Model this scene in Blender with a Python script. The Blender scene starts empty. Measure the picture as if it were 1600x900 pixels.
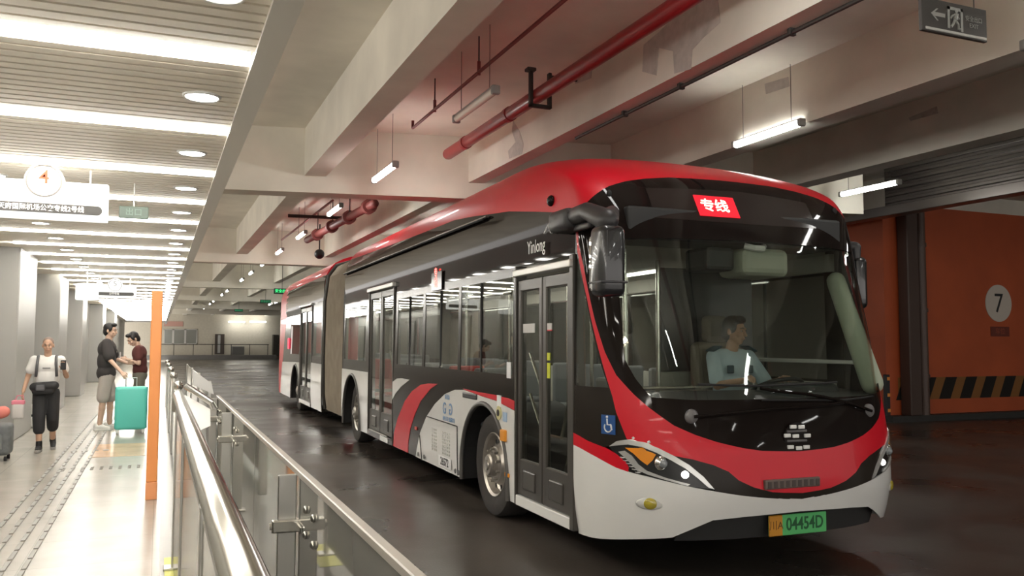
import bpy, bmesh, math, random
from mathutils import Vector, Matrix
from mathutils.geometry import delaunay_2d_cdt
random.seed(7)
scene = bpy.context.scene
COL = scene.collection
# ------------------------------------------------------------------ camera
HC = 1.6; FPX = 1320.0
def _v(x, y, z): return Vector((x, y, z))
_vy = _v(248-800, -(535-450), FPX).normalized()
_roll = math.radians(0.2)
_h = _v(math.cos(_roll), -math.sin(_roll), 0)
_up = _vy.cross(_h)
_up.normalize()
if _up.y < 0: _up = -_up
_xx = _vy.cross(_up)
if _xx.x < 0: _xx = -_xx
_xx.normalize()
AX = (_xx, _vy, _up)                       # world axes seen from the camera (right, up, forward)
CR = Vector([a.x for a in AX]); CU = Vector([a.y for a in AX]); CF = Vector([a.z for a in AX])
cam_d = bpy.data.cameras.new('camera'); cam = bpy.data.objects.new('camera', cam_d); COL.objects.link(cam)
cam_d.sensor_width = 36; cam_d.lens = FPX/1600*36; cam_d.clip_start = 0.05; cam_d.clip_end = 300
cam.matrix_world = Matrix(((CR.x, CU.x, -CF.x, 0), (CR.y, CU.y, -CF.y, 0), (CR.z, CU.z, -CF.z, HC), (0, 0, 0, 1)))
scene.camera = cam
def ray(px, py): return CR*(px-800) + CU*(450-py) + CF*FPX
def at(px, py, ax, val):
    d = ray(px, py); o = Vector((0, 0, HC)); return o + d*((val-o[ax])/d[ax])
# ------------------------------------------------------------------ light and exposure
W = bpy.data.worlds.new('night'); scene.world = W; W.use_nodes = True
W.node_tree.nodes['Background'].inputs[0].default_value = (0.9, 0.85, 0.8, 1)
W.node_tree.nodes['Background'].inputs[1].default_value = 1.05
scene.view_settings.view_transform = 'Standard'; scene.view_settings.look = 'None'
scene.view_settings.exposure = 0.92; scene.view_settings.gamma = 1.0; scene.view_settings.use_curve_mapping = False
STRIP_E = 15.0      # platform ceiling strips
DOWN_E = 30.0       # platform downlights
TUBE_E = 20.0       # hanging tubes over the road
SIGN_E = 0.62
CABIN_E = 6.5       # bus cabin lights
# ------------------------------------------------------------------ materials
MATS = {}
def mat(name, col, rough=0.5, metal=0.0, coat=0.0, var=0.0, scale=6.0, bump=0.0, spec=0.5, rvar=0.0):
    if name in MATS: return MATS[name]
    m = bpy.data.materials.new(name); m.use_nodes = True; nt = m.node_tree
    b = nt.nodes['Principled BSDF']
    b.inputs['Base Color'].default_value = (*col, 1); b.inputs['Roughness'].default_value = rough
    b.inputs['Metallic'].default_value = metal; b.inputs['Coat Weight'].default_value = coat
    b.inputs['Coat Roughness'].default_value = 0.03; b.inputs['Specular IOR Level'].default_value = spec
    if var or bump or rvar:
        tc = nt.nodes.new('ShaderNodeTexCoord'); n = nt.nodes.new('ShaderNodeTexNoise')
        n.inputs['Scale'].default_value = scale; n.inputs['Detail'].default_value = 6
        nt.links.new(tc.outputs['Object'], n.inputs['Vector'])
        if var:
            r = nt.nodes.new('ShaderNodeMapRange'); r.inputs[1].default_value = 0.3; r.inputs[2].default_value = 0.7
            r.inputs[3].default_value = 1-var; r.inputs[4].default_value = 1+var
            mx = nt.nodes.new('ShaderNodeVectorMath'); mx.operation = 'SCALE'; mx.inputs[0].default_value = col
            nt.links.new(n.outputs['Fac'], r.inputs[0]); nt.links.new(r.outputs[0], mx.inputs['Scale'])
            nt.links.new(mx.outputs[0], b.inputs['Base Color'])
        if rvar:
            r2 = nt.nodes.new('ShaderNodeMapRange'); r2.inputs[1].default_value = 0.3; r2.inputs[2].default_value = 0.7
            r2.inputs[3].default_value = max(0, rough-rvar); r2.inputs[4].default_value = rough+rvar
            nt.links.new(n.outputs['Fac'], r2.inputs[0]); nt.links.new(r2.outputs[0], b.inputs['Roughness'])
        if bump:
            bp = nt.nodes.new('ShaderNodeBump'); bp.inputs['Strength'].default_value = bump; bp.inputs['Distance'].default_value = 0.02
            n2 = nt.nodes.new('ShaderNodeTexNoise'); n2.inputs['Scale'].default_value = scale*6
            nt.links.new(tc.outputs['Object'], n2.inputs['Vector'])
            nt.links.new(n2.outputs['Fac'], bp.inputs['Height']); nt.links.new(bp.outputs[0], b.inputs['Normal'])
    MATS[name] = m; return m
def emit(name, col, e):
    if name in MATS: return MATS[name]
    m = bpy.data.materials.new(name); m.use_nodes = True
    b = m.node_tree.nodes['Principled BSDF']; b.inputs['Base Color'].default_value = (*[c*0.5 for c in col], 1)
    b.inputs['Emission Color'].default_value = (*col, 1); b.inputs['Emission Strength'].default_value = e
    MATS[name] = m; return m
def glass(name, tint, f0=0.04, rough=0.0, refl=(1, 1, 1), film=0.0, fcol=(.6, .58, .54)):
    if name in MATS: return MATS[name]
    m = bpy.data.materials.new(name); m.use_nodes = True; nt = m.node_tree
    nt.nodes.remove(nt.nodes['Principled BSDF']); out = nt.nodes['Material Output']
    lw = nt.nodes.new('ShaderNodeLayerWeight'); lw.inputs[0].default_value = 0.5
    p = nt.nodes.new('ShaderNodeMath'); p.operation = 'POWER'; p.inputs[1].default_value = 5
    ma = nt.nodes.new('ShaderNodeMath'); ma.operation = 'MULTIPLY_ADD'; ma.inputs[1].default_value = 1-f0; ma.inputs[2].default_value = f0
    nt.links.new(lw.outputs['Facing'], p.inputs[0]); nt.links.new(p.outputs[0], ma.inputs[0])
    tr = nt.nodes.new('ShaderNodeBsdfTransparent'); tr.inputs[0].default_value = (*tint, 1)
    gl = nt.nodes.new('ShaderNodeBsdfGlossy'); gl.inputs['Roughness'].default_value = rough; gl.inputs[0].default_value = (*refl, 1)
    mx = nt.nodes.new('ShaderNodeMixShader')
    nt.links.new(ma.outputs[0], mx.inputs[0]); nt.links.new(tr.outputs[0], mx.inputs[1]); nt.links.new(gl.outputs[0], mx.inputs[2])
    if film:                                  # mixes a grey diffuse layer into the clear pane
        df = nt.nodes.new('ShaderNodeBsdfDiffuse'); df.inputs[0].default_value = (*fcol, 1)
        m2 = nt.nodes.new('ShaderNodeMixShader'); m2.inputs[0].default_value = film
        nt.links.new(tr.outputs[0], m2.inputs[1]); nt.links.new(df.outputs[0], m2.inputs[2]); nt.links.new(m2.outputs[0], mx.inputs[1])
    nt.links.new(mx.outputs[0], out.inputs[0]); MATS[name] = m; return m
# ------------------------------------------------------------------ mesh helpers
class MB:
    def __init__(s): s.v = []; s.f = []; s.mi = []; s.m = 0
    def add(s, vs, fs):
        o = len(s.v); s.v += [tuple(x) for x in vs]
        for f in fs: s.f.append(tuple(i+o for i in f)); s.mi.append(s.m)
        return s
    def box(s, x0, x1, y0, y1, z0, z1, M=None):
        vs = [Vector((x, y, z)) for z in (z0, z1) for y in (y0, y1) for x in (x0, x1)]
        if M: vs = [M @ v for v in vs]
        return s.add(vs, [(0, 2, 3, 1), (4, 5, 7, 6), (0, 1, 5, 4), (2, 6, 7, 3), (0, 4, 6, 2), (1, 3, 7, 5)])
    def rbox(s, x0, x1, y0, y1, z0, z1, b=0.01, seg=2, M=None):
        bm = bmesh.new(); bmesh.ops.create_cube(bm, size=1)
        for v in bm.verts: v.co = Vector((x0+(v.co.x+.5)*(x1-x0), y0+(v.co.y+.5)*(y1-y0), z0+(v.co.z+.5)*(z1-z0)))
        bmesh.ops.bevel(bm, geom=bm.edges[:], offset=b, segments=seg, affect='EDGES', profile=0.5)
        bm.verts.index_update()
        s.add([(M @ v.co if M else v.co.copy()) for v in bm.verts], [tuple(v.index for v in f.verts) for f in bm.faces]); bm.free(); return s
    def quad4(s, a, b, c, d, t):               # slab over a quad: four base points and a thickness vector
        t = Vector(t); P = [Vector(p) for p in (a, b, c, d)]
        return s.add(P+[p+t for p in P], [(0, 3, 2, 1), (4, 5, 6, 7), (0, 1, 5, 4), (1, 2, 6, 5), (2, 3, 7, 6), (3, 0, 4, 7)])
    def tube(s, path, r, n=10, cap=True):
        P = [Vector(p) for p in path]; rs = r if isinstance(r, (list, tuple)) else [r]*len(P)
        o = len(s.v); ref = None; rings = []
        for i, p in enumerate(P):
            d = (P[min(i+1, len(P)-1)]-P[max(i-1, 0)]).normalized()
            if ref is None: ref = d.orthogonal().normalized()
            a = (ref-d*ref.dot(d)); a = a.normalized() if a.length > 1e-6 else d.orthogonal().normalized(); ref = a; b = d.cross(a)
            rings.append([p+(a*math.cos(2*math.pi*k/n)+b*math.sin(2*math.pi*k/n))*rs[i] for k in range(n)])
        vs = [v for R in rings for v in R]; fs = []
        for i in range(len(P)-1):
            for k in range(n): fs.append((i*n+k, i*n+(k+1) % n, (i+1)*n+(k+1) % n, (i+1)*n+k))
        if cap: fs.append(tuple(range(n-1, -1, -1))); fs.append(tuple((len(P)-1)*n+k for k in range(n)))
        return s.add(vs, fs)
    def cyl(s, p0, p1, r, n=16): return s.tube([p0, p1], r, n)
    def lathe(s, prof, axis='x', c=(0, 0, 0), n=40):   # profile of (along, radius)
        vs = []; fs = []; m = len(prof)
        for k in range(n):
            a = 2*math.pi*k/n
            for (h, r) in prof:
                p = (h, r*math.cos(a), r*math.sin(a)) if axis == 'x' else ((r*math.cos(a), h, r*math.sin(a)) if axis == 'y' else (r*math.cos(a), r*math.sin(a), h))
                vs.append((p[0]+c[0], p[1]+c[1], p[2]+c[2]))
        for k in range(n):
            for i in range(m-1):
                fs.append((k*m+i, k*m+i+1, ((k+1) % n)*m+i+1, ((k+1) % n)*m+i))
        return s.add(vs, fs)
    def ell(s, c, r, M=None, nu=20, nv=12):
        c = Vector(c); vs = []; fs = []
        for j in range(nv+1):
            ph = math.pi*j/nv
            for i in range(nu):
                th = 2*math.pi*i/nu
                v = Vector((r[0]*math.sin(ph)*math.cos(th), r[1]*math.sin(ph)*math.sin(th), r[2]*math.cos(ph)))
                vs.append((M @ v if M else v)+c)
        for j in range(nv):
            for i in range(nu):
                fs.append((j*nu+i, (j+1)*nu+i, (j+1)*nu+(i+1) % nu, j*nu+(i+1) % nu))
        return s.add(vs, fs)
    def cap(s, p0, p1, r0, r1=None, n=14):        # tapered capsule
        r1 = r0 if r1 is None else r1; p0 = Vector(p0); p1 = Vector(p1); d = (p1-p0)
        if d.length < 1e-5: return s.ell(p0, (r0, r0, r0))
        d.normalize(); path = []; rs = []
        for k in range(5):
            a = math.pi/2*(k/4.0); path.append(p0-d*r0*math.cos(a)); rs.append(max(1e-4, r0*math.sin(a)))
        for k in range(5):
            a = math.pi/2*(k/4.0); path.append(p1+d*r1*math.sin(a)); rs.append(max(1e-4, r1*math.cos(a)))
        o = len(s.v); a0 = d.orthogonal().normalized(); b0 = d.cross(a0); vs = []
        for p, r in zip(path, rs): vs += [p+(a0*math.cos(2*math.pi*k/n)+b0*math.sin(2*math.pi*k/n))*r for k in range(n)]
        fs = []
        for i in range(len(path)-1):
            for k in range(n): fs.append((i*n+k, i*n+(k+1) % n, (i+1)*n+(k+1) % n, (i+1)*n+k))
        fs.append(tuple(range(n-1, -1, -1))); fs.append(tuple((len(path)-1)*n+k for k in range(n)))
        return s.add(vs, fs)
    def prism(s, poly, ax, a0, a1):               # polygon (2D) extruded along axis ax
        def P(p, h): return (h, p[0], p[1]) if ax == 0 else ((p[0], h, p[1]) if ax == 1 else (p[0], p[1], h))
        n = len(poly)
        s.add([P(p, a0) for p in poly]+[P(p, a1) for p in poly], [tuple(range(n-1, -1, -1)), tuple(range(n, 2*n))]+[(i, (i+1) % n, n+(i+1) % n, n+i) for i in range(n)])
        return s
    def build(s, name, mats, parent=None, smooth=False, fix=True):
        me = bpy.data.meshes.new(name); me.from_pydata(s.v, [], s.f)
        ms = mats if isinstance(mats, (list, tuple)) else [mats]
        for m in ms: me.materials.append(m)
        if len(ms) > 1: me.polygons.foreach_set('material_index', s.mi)
        if fix:
            bm = bmesh.new(); bm.from_mesh(me); bmesh.ops.recalc_face_normals(bm, faces=bm.faces[:]); bm.to_mesh(me); bm.free()
        if smooth: me.polygons.foreach_set('use_smooth', [True]*len(me.polygons))
        me.update()
        o = bpy.data.objects.new(name, me); COL.objects.link(o)
        if parent: o.parent = parent
        return o
def autosmooth(o, ang=40):
    me = o.data
    me.polygons.foreach_set('use_smooth', [True]*len(me.polygons))
    bm = bmesh.new(); bm.from_mesh(me)
    for e in bm.edges:
        e.smooth = not (len(e.link_faces) == 2 and e.calc_face_angle(0) > math.radians(ang))
    bm.to_mesh(me); bm.free(); return o
def tag(o, label, cat, group=None, kind=None):
    o['label'] = label; o['category'] = cat
    if group: o['group'] = group
    if kind: o['kind'] = kind
    return o
def struct(o, label, cat):
    o['kind'] = 'structure'; o['label'] = label; o['category'] = cat; return o
def empty(name, loc=(0, 0, 0), rz=0):
    o = bpy.data.objects.new(name, None); o.empty_display_size = .1; COL.objects.link(o)
    o.location = loc; o.rotation_euler = (0, 0, rz); return o
def copy_tree(o, parent=None):
    c = o.copy(); COL.objects.link(c)
    if parent: c.parent = parent
    for ch in list(o.children): copy_tree(ch, c)
    return c
def text(name, body, size, loc, rot, m, parent=None, bold=0.0, sx=1.0, ext=0.0008, align='CENTER'):
    cu = bpy.data.curves.new(name, 'FONT'); cu.body = body; cu.size = size; cu.extrude = ext; cu.offset = bold
    cu.align_x = align; cu.align_y = 'CENTER'; cu.resolution_u = 3
    cu.materials.append(m); o = bpy.data.objects.new(name, cu); COL.objects.link(o)
    me = bpy.data.meshes.new_from_object(o.evaluated_get(bpy.context.evaluated_depsgraph_get()))
    bpy.data.objects.remove(o); bpy.data.curves.remove(cu)
    o = bpy.data.objects.new(name, me); COL.objects.link(o)
    o.location = loc; o.rotation_euler = rot; o.scale = (sx, 1, 1)
    if parent: o.parent = parent
    return o
FRONT = (math.pi/2, 0, 0); SIDE = (math.pi/2, 0, -math.pi/2)
ORD = ['first', 'second', 'third', 'fourth', 'fifth', 'sixth', 'seventh', 'eighth', 'ninth', 'tenth', 'eleventh', 'twelfth', 'thirteenth', 'fourteenth', 'fifteenth', 'sixteenth', 'seventeenth', 'eighteenth', 'nineteenth', 'twentieth']
def nth(i): return ORD[i] if i < 20 else 'far'
def patch(poly, mp, step=(3, .06), holes=(), flip=False):
    """triangulate a 2D polygon with holes and map it onto a surface; gives verts and faces"""
    def dens(p):
        out = []
        for i in range(len(p)):
            a, b = p[i], p[(i+1) % len(p)]
            n = max(1, int(math.ceil(max(abs(b[0]-a[0])/step[0], abs(b[1]-a[1])/step[1]))))
            for k in range(n): out.append((a[0]+(b[0]-a[0])*k/n, a[1]+(b[1]-a[1])*k/n))
        return out
    def inside(pt, p):
        x, y = pt; c = False; j = len(p)-1
        for i in range(len(p)):
            if (p[i][1] > y) != (p[j][1] > y) and x < (p[j][0]-p[i][0])*(y-p[i][1])/(p[j][1]-p[i][1])+p[i][0]: c = not c
            j = i
        return c
    def edge_d(pt, p):
        d = 9
        for i in range(len(p)):
            a, b = p[i], p[(i+1) % len(p)]
            ax, ay = (pt[0]-a[0])/step[0], (pt[1]-a[1])/step[1]; bx, by = (b[0]-a[0])/step[0], (b[1]-a[1])/step[1]
            L = bx*bx+by*by; t = 0 if L == 0 else max(0, min(1, (ax*bx+ay*by)/L))
            d = min(d, math.hypot(ax-t*bx, ay-t*by))
        return d
    loops = [dens(poly)]+[dens(h) for h in holes]; pts = []; edges = []
    for L in loops:
        o = len(pts); pts += L; edges += [(o+i, o+(i+1) % len(L)) for i in range(len(L))]
    x0 = min(p[0] for p in poly); x1 = max(p[0] for p in poly); y0 = min(p[1] for p in poly); y1 = max(p[1] for p in poly)
    y = y0+step[1]
    while y < y1:
        x = x0+step[0]
        while x < x1:
            if inside((x, y), poly) and not any(inside((x, y), h) for h in holes) and all(edge_d((x, y), L) > .45 for L in [poly]+list(holes)): pts.append((x, y))
            x += step[0]
        y += step[1]
    sx, sy = 1.0/step[0], 1.0/step[1]
    res = delaunay_2d_cdt([Vector((p[0]*sx, p[1]*sy)) for p in pts], edges, [], 0, 1e-5)
    V = [(v[0]/sx, v[1]/sy) for v in res[0]]; F = []
    for f in res[2]:
        c = (sum(V[i][0] for i in f)/3, sum(V[i][1] for i in f)/3)
        if inside(c, poly) and not any(inside(c, h) for h in holes):
            a, b, d = V[f[0]], V[f[1]], V[f[2]]
            ccw = (b[0]-a[0])*(d[1]-a[1])-(b[1]-a[1])*(d[0]-a[0]) > 0
            g = tuple(f) if ccw != flip else tuple(reversed(f)); F.append(g)
    return [mp(*p) for p in V], F
def panel(name, poly, mp, m, parent, step=(3, .06), holes=(), flip=False, off=0.0, th=0.012):
    vs, fs = patch(poly, mp, step, holes, flip)
    me = bpy.data.meshes.new(name); me.from_pydata(vs, [], fs); me.materials.append(m)
    me.polygons.foreach_set('use_smooth', [True]*len(me.polygons)); me.update()
    bm = bmesh.new(); bm.from_mesh(me); bm.normal_update()
    if off:
        for v in bm.verts: v.co += v.normal*off
    bmesh.ops.remove_doubles(bm, verts=bm.verts[:], dist=1e-5)
    if th:                                       # give the panel its thickness, inwards
        bm.normal_update(); bm.verts.index_update()
        rim = [e for e in bm.edges if len(e.link_faces) == 1]
        nv = {v: bm.verts.new(v.co-v.normal*th) for v in list(bm.verts)}
        for f in list(bm.faces):
            g = bm.faces.new([nv[v] for v in reversed(f.verts)]); g.smooth = True
        for e in rim:
            a, b = e.link_loops[0].vert, e.link_loops[0].link_loop_next.vert
            try: bm.faces.new((b, a, nv[a], nv[b]))
            except ValueError: pass
    for e in bm.edges:
        e.smooth = not (len(e.link_faces) == 2 and e.calc_face_angle(0) > 0.9)
    bm.to_mesh(me); bm.free()
    o = bpy.data.objects.new(name, me); COL.objects.link(o); o.parent = parent; return o
# ------------------------------------------------------------------ palette
M_conc = mat('painted_concrete', (0.72, 0.685, 0.595), 0.8, var=0.13, scale=0.9, bump=0.15)
M_plaster = mat('grey_plaster', (0.50, 0.47, 0.43), 0.9, var=0.15, scale=8)
M_steel = mat('brushed_steel', (0.55, 0.535, 0.49), 0.22, 1.0, var=0.05, scale=3)
M_steelmat = mat('satin_steel', (0.55, 0.54, 0.51), 0.35, 1.0)
M_black = mat('black_plastic', (0.012, 0.012, 0.013), 0.45)
M_dark = mat('dark_metal', (0.05, 0.045, 0.04), 0.5, 0.3)
M_white = mat('white_paint', (0.80, 0.79, 0.76), 0.35)
M_strip = emit('strip_light', (1.0, 0.97, 0.90), STRIP_E)
M_down = emit('downlight', (1.0, 0.96, 0.88), DOWN_E)
M_tube = emit('tube_light', (1.0, 0.99, 0.95), TUBE_E)
M_glass = glass('clear_glass', (0.82, 0.85, 0.82), 0.06)
# ------------------------------------------------------------------ road, platform, ceilings
def road_mat():
    m = bpy.data.materials.new('wet_asphalt'); m.use_nodes = True; nt = m.node_tree; b = nt.nodes['Principled BSDF']
    tc = nt.nodes.new('ShaderNodeTexCoord')
    n = nt.nodes.new('ShaderNodeTexNoise'); n.inputs['Scale'].default_value = 0.5; n.inputs['Detail'].default_value = 5
    n2 = nt.nodes.new('ShaderNodeTexNoise'); n2.inputs['Scale'].default_value = 60; n2.inputs['Detail'].default_value = 4
    nt.links.new(tc.outputs['Object'], n.inputs['Vector']); nt.links.new(tc.outputs['Object'], n2.inputs['Vector'])
    cr = nt.nodes.new('ShaderNodeValToRGB'); cr.color_ramp.elements[0].color = (0.036, 0.029, 0.024, 1); cr.color_ramp.elements[1].color = (0.095, 0.08, 0.068, 1)
    cr.color_ramp.elements[0].position = .35; cr.color_ramp.elements[1].position = .7
    nt.links.new(n.outputs['Fac'], cr.inputs[0]); nt.links.new(cr.outputs[0], b.inputs['Base Color'])
    r = nt.nodes.new('ShaderNodeMapRange'); r.inputs[1].default_value = .35; r.inputs[2].default_value = .65; r.inputs[3].default_value = .22; r.inputs[4].default_value = .45
    nt.links.new(n.outputs['Fac'], r.inputs[0]); nt.links.new(r.outputs[0], b.inputs['Roughness'])
    bp = nt.nodes.new('ShaderNodeBump'); bp.inputs['Strength'].default_value = .12; bp.inputs['Distance'].default_value = .01
    nt.links.new(n2.outputs['Fac'], bp.inputs['Height']); nt.links.new(bp.outputs[0], b.inputs['Normal'])
    return m
M_road = road_mat()
def tile_mat():
    m = bpy.data.materials.new('polished_floor_tiles'); m.use_nodes = True; nt = m.node_tree; b = nt.nodes['Principled BSDF']
    tc = nt.nodes.new('ShaderNodeTexCoord'); br = nt.nodes.new('ShaderNodeTexBrick')
    br.offset = 0; br.inputs['Scale'].default_value = 1.0; br.inputs['Brick Width'].default_value = .8; br.inputs['Row Height'].default_value = .8
    br.inputs['Mortar Size'].default_value = .003; br.inputs['Color1'].default_value = (0.47, 0.44, 0.39, 1); br.inputs['Color2'].default_value = (0.445, 0.415, 0.365, 1)
    br.inputs['Mortar'].default_value = (0.33, 0.31, 0.28, 1)
    n = nt.nodes.new('ShaderNodeTexNoise'); n.inputs['Scale'].default_value = 2.5; n.inputs['Detail'].default_value = 5
    mx = nt.nodes.new('ShaderNodeMixRGB'); mx.blend_type = 'MULTIPLY'; mx.inputs[0].default_value = .35
    nt.links.new(tc.outputs['Object'], br.inputs['Vector']); nt.links.new(tc.outputs['Object'], n.inputs['Vector'])
    nt.links.new(br.outputs['Color'], mx.inputs[1]); nt.links.new(n.outputs['Fac'], mx.inputs[2]); nt.links.new(mx.outputs[0], b.inputs['Base Color'])
    b.inputs['Roughness'].default_value = .26
    return m
M_tile = tile_mat()
EDGE = 0.78
struct(MB().box(EDGE, 40, -16, 88, -.2, 0).build('floor', M_road), 'dark wet asphalt bus lane beside the platform', 'road')
o = struct(MB().box(-2.6, .05, -16, 70, -.2, .12).build('floor_platform', M_tile), 'pale polished tile floor of the waiting platform', 'floor')
M_kerb = mat('grey_stone', (0.17, 0.165, 0.155), .3, var=.1, scale=3)
struct(MB().box(.05, EDGE, -16, 70, -.2, .125).build('trim_1', M_kerb), 'grey stone edging strip under the glass fences', 'kerb')
# tactile paving: raised bars
M_tact = mat('grey_tactile_bar', (0.24, 0.23, 0.21), .4)
tm = MB()
y = 4.6
while y < 30:
    for k in range(4):
        x = -1.13+k*.12; tm.rbox(x-.017, x+.017, y, y+.25, .12, .127, .004, 1)
    y += .3
struct(tm.build('trim_2', M_tact), 'grey raised tactile guide bars running along the platform floor', 'tactile paving')
tm = MB()
for k in range(4):
    tm.box(-1.05+.13*k, -.98+.13*k, 12.9, 13.0, .12, .126)
for i in range(9):
    for j in range(3): tm.lathe([(.12, .02), (.127, .016), (.127, 0)], 'z', (-.98+.1*i, 11.05+.1*j, 0), 8)
struct(tm.build('trim_3', M_tact), 'small round tactile studs in a patch across the platform', 'tactile paving')
# worn orange floor sticker
def P3(px, py): return at(px, py, 2, .1235)
stk = MB(); stk.box(-.80, .02, 12.2, 13.7, .12, .1225)
tag(stk.build('floor_sticker', mat('faded_orange_print', (0.62, 0.40, 0.24), .25, var=.18, scale=4)), 'faded orange sticker on the platform floor before the teal suitcase', 'floor sticker')
ys = MB(); ys.box(.075, .225, 5.72, 6.36, .125, .1275)
yl = tag(ys.build('yellow_label', mat('yellow_print', (0.80, 0.80, 0.22), .5)), 'yellow printed label stuck on the kerb at the fence foot', 'label')
text('lettering', '小心', .075, (.165, 6.06, .1285), (0, 0, 0), M_black, yl)
# platform ceiling: white slats on a dark deck, with a fascia
ZC = 3.02
M_slat = mat('cream_slat', (0.92, 0.86, 0.75), .45)
M_deck = mat('grey_deck', (0.78, 0.72, 0.62), .7)
sl = MB(); sl.m = 1; sl.box(-2.6, .46, -16, 70, ZC+.09, ZC+.14); sl.m = 0
y = -15.9
while y < 40:
    ph = (y-4.34) % 1.57
    if .10 < ph < 1.57-.10: sl.box(-2.6, .45, y, y+.08, ZC, ZC+.06)
    y += .105
for k in range(-6, 42):
    pass
struct(sl.build('ceiling_platform', [M_slat, M_deck]), 'slatted cream ceiling with strip lights above the platform', 'ceiling')
fa = MB(); fa.box(.45, .515, -16, 70, ZC-.02, ZC+.35); fa.box(.395, .45, -16, 70, ZC-.02, ZC+.03)
struct(fa.build('trim_4', mat('white_fascia', (0.86, 0.83, 0.77), .4)), 'white metal edge fascia of the platform ceiling', 'fascia')
# slab and beams over the road
ZS = 4.95
struct(MB().box(-3, 40, -16, 88, ZS, ZS+.2).build('ceiling', M_conc), 'painted concrete slab above the bus lane', 'ceiling')
ZB = 4.2
def beam(x0, x1, y0=-16, y1=86, z=ZB, lab='', m=None):
    return struct(MB().box(x0, x1, y0, y1, z, ZS).build('beam', m or M_conc), lab, 'beam')
beam(2.02, 2.34, lab='first concrete beam along the lane, next to the platform')
bB = beam(4.56, 4.80, lab='second concrete beam along the lane, above the bus, with grey plaster patches')
bC = beam(6.94, 7.28, lab='third concrete beam along the lane, behind the hanging exit sign')
bD = beam(9.5, 9.85, lab='fourth concrete beam along the lane, above the lit tube at right')
beam(13.3, 13.6, lab='last concrete beam along the lane, behind the ribbed panel')
# plaster repairs on the second beam
def px_poly(pts, x): return [(at(a, b, 0, x).y, at(a, b, 0, x).z) for a, b in pts]
for pts in ([(1062, 0), (1122, 0), (1126, 35), (1100, 58), (1082, 78), (1080, 108), (1054, 115), (1052, 80), (1030, 75), (1026, 118), (1004, 112), (1006, 70), (1030, 50), (1052, 28)],
            [(898, 118), (926, 102), (924, 122), (899, 131)],
            [(802, 188), (812, 205), (818, 225), (816, 240), (796, 248), (794, 236), (806, 222), (800, 205)]):
    MB().prism(px_poly(pts, 4.56), 0, 4.556, 4.561).build('plaster_patch', M_plaster, bB)
MB().prism(px_poly([(1195, 131), (1232, 120), (1234, 135), (1197, 147)], 6.94), 0, 6.936, 6.941).build('plaster_patch', M_plaster, bC)
MB().prism(px_poly([(1420, 184), (1464, 166), (1466, 177), (1423, 189)], 9.5), 0, 9.496, 9.501).build('plaster_patch', M_plaster, bD)
# cross beams (slightly skewed to the lane)
def crossbeam(y_at, slope, z, d, lab, x0=.52, x1=22):
    a = (x0, y_at+slope*x0); b = (x1, y_at+slope*x1)
    o = MB().add([(a[0], a[1], z), (b[0], b[1], z), (b[0], b[1]+d, z), (a[0], a[1]+d, z), (a[0], a[1], ZS), (b[0], b[1], ZS), (b[0], b[1]+d, ZS), (a[0], a[1]+d, ZS)],
                 [(0, 3, 2, 1), (4, 5, 6, 7), (0, 1, 5, 4), (1, 2, 6, 5), (2, 3, 7, 6), (3, 0, 4, 7)]).build('beam', M_conc)
    return struct(o, lab, 'beam')
crossbeam(13.65, -.19, 3.94, .45, 'nearest deep concrete cross beam above the bus roof', x1=11.6)
crossbeam(26.0, -.05, 3.94, .45, 'second concrete cross beam, above the rear of the bus', x1=20)
for i, yy in enumerate((38, 50, 62, 74)):
    crossbeam(yy, 0, 3.94, .45, '%s cross beam far back over the lane' % nth(i+2), x1=20)
# platform wall with steel piers
M_panel = mat('grey_wall_panel', (0.38, 0.375, 0.355), .38, 0.1, coat=0, var=.04, scale=.6)
M_panel2 = mat('dark_wall_joint', (0.16, 0.155, 0.15), .4)
struct(MB().box(-2.6, -2.4, -16, 70, .12, ZC+.1).build('wall_left', M_panel), 'grey panelled wall along the back of the platform', 'wall')
for i, (ya, yb) in enumerate(((14.5, 16.4), (20.2, 21.9), (26, 27.5), (35, 37), (44, 46))):
    struct(MB().rbox(-2.45, -1.95, ya, yb, .12, ZC+.08, .02, 1).build('pillar', M_panel), '%s steel-clad pier along the platform wall' % nth(i), 'pillar')
for i, ya in enumerate((17.9, 23.9, 30.5, 40)):
    d = MB(); d.box(-2.41, -2.37, ya-.05, ya+1.6, .12, 2.6)
    o = struct(d.build('door_%d' % (i+1), M_panel2), '%s dark recessed door in the platform wall' % nth(i), 'door')
    MB().rbox(-2.37, -2.35, ya+.02, ya+1.53, .16, 2.53, .006, 1).build('door_leaf', M_panel, o)
# far end wall
M_beige = mat('beige_wall', (0.56, 0.52, 0.43), .7, var=.05)
YB = 86
def bk(px, py, y=YB): p = at(px, py, 1, y); return p.x, p.z
struct(MB().box(-4, 24, YB, YB+.2, -.2, ZS).build('wall_back', M_beige), 'beige end wall far behind the bus', 'wall')
M_winf = glass('far_window_glass', (.5, .55, .5), .06)
for i, (a, b) in enumerate(((256, 270), (271, 289), (290, 308))):
    (x0, z1), (x1, z0) = bk(a, 514), bk(b, 538)
    f = MB(); t = .08
    f.box(x0, x1, YB-.08, YB, z0, z0+t); f.box(x0, x1, YB-.08, YB, z1-t, z1); f.box(x0, x0+t, YB-.08, YB, z0, z1); f.box(x1-t, x1, YB-.08, YB, z0, z1)
    fo = struct(f.build('window_%d' % (i+1), M_steelmat), '%s window from the left in the far beige wall' % nth(i), 'window')
    MB().box(x0+t, x1-t, YB-.05, YB-.03, z0+t, z1-t).build('pane', mat('dim_pane', (.22, .23, .2), .1), fo)
(x0, z1), (x1, z0) = bk(336, 522), bk(350, 553)
do = struct(MB().box(x0, x1, YB-.12, YB, z0, z1).build('door_5', mat('dark_brown_door', (.07, .055, .045), .4)), 'dark doorway in the far beige wall', 'door')
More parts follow.
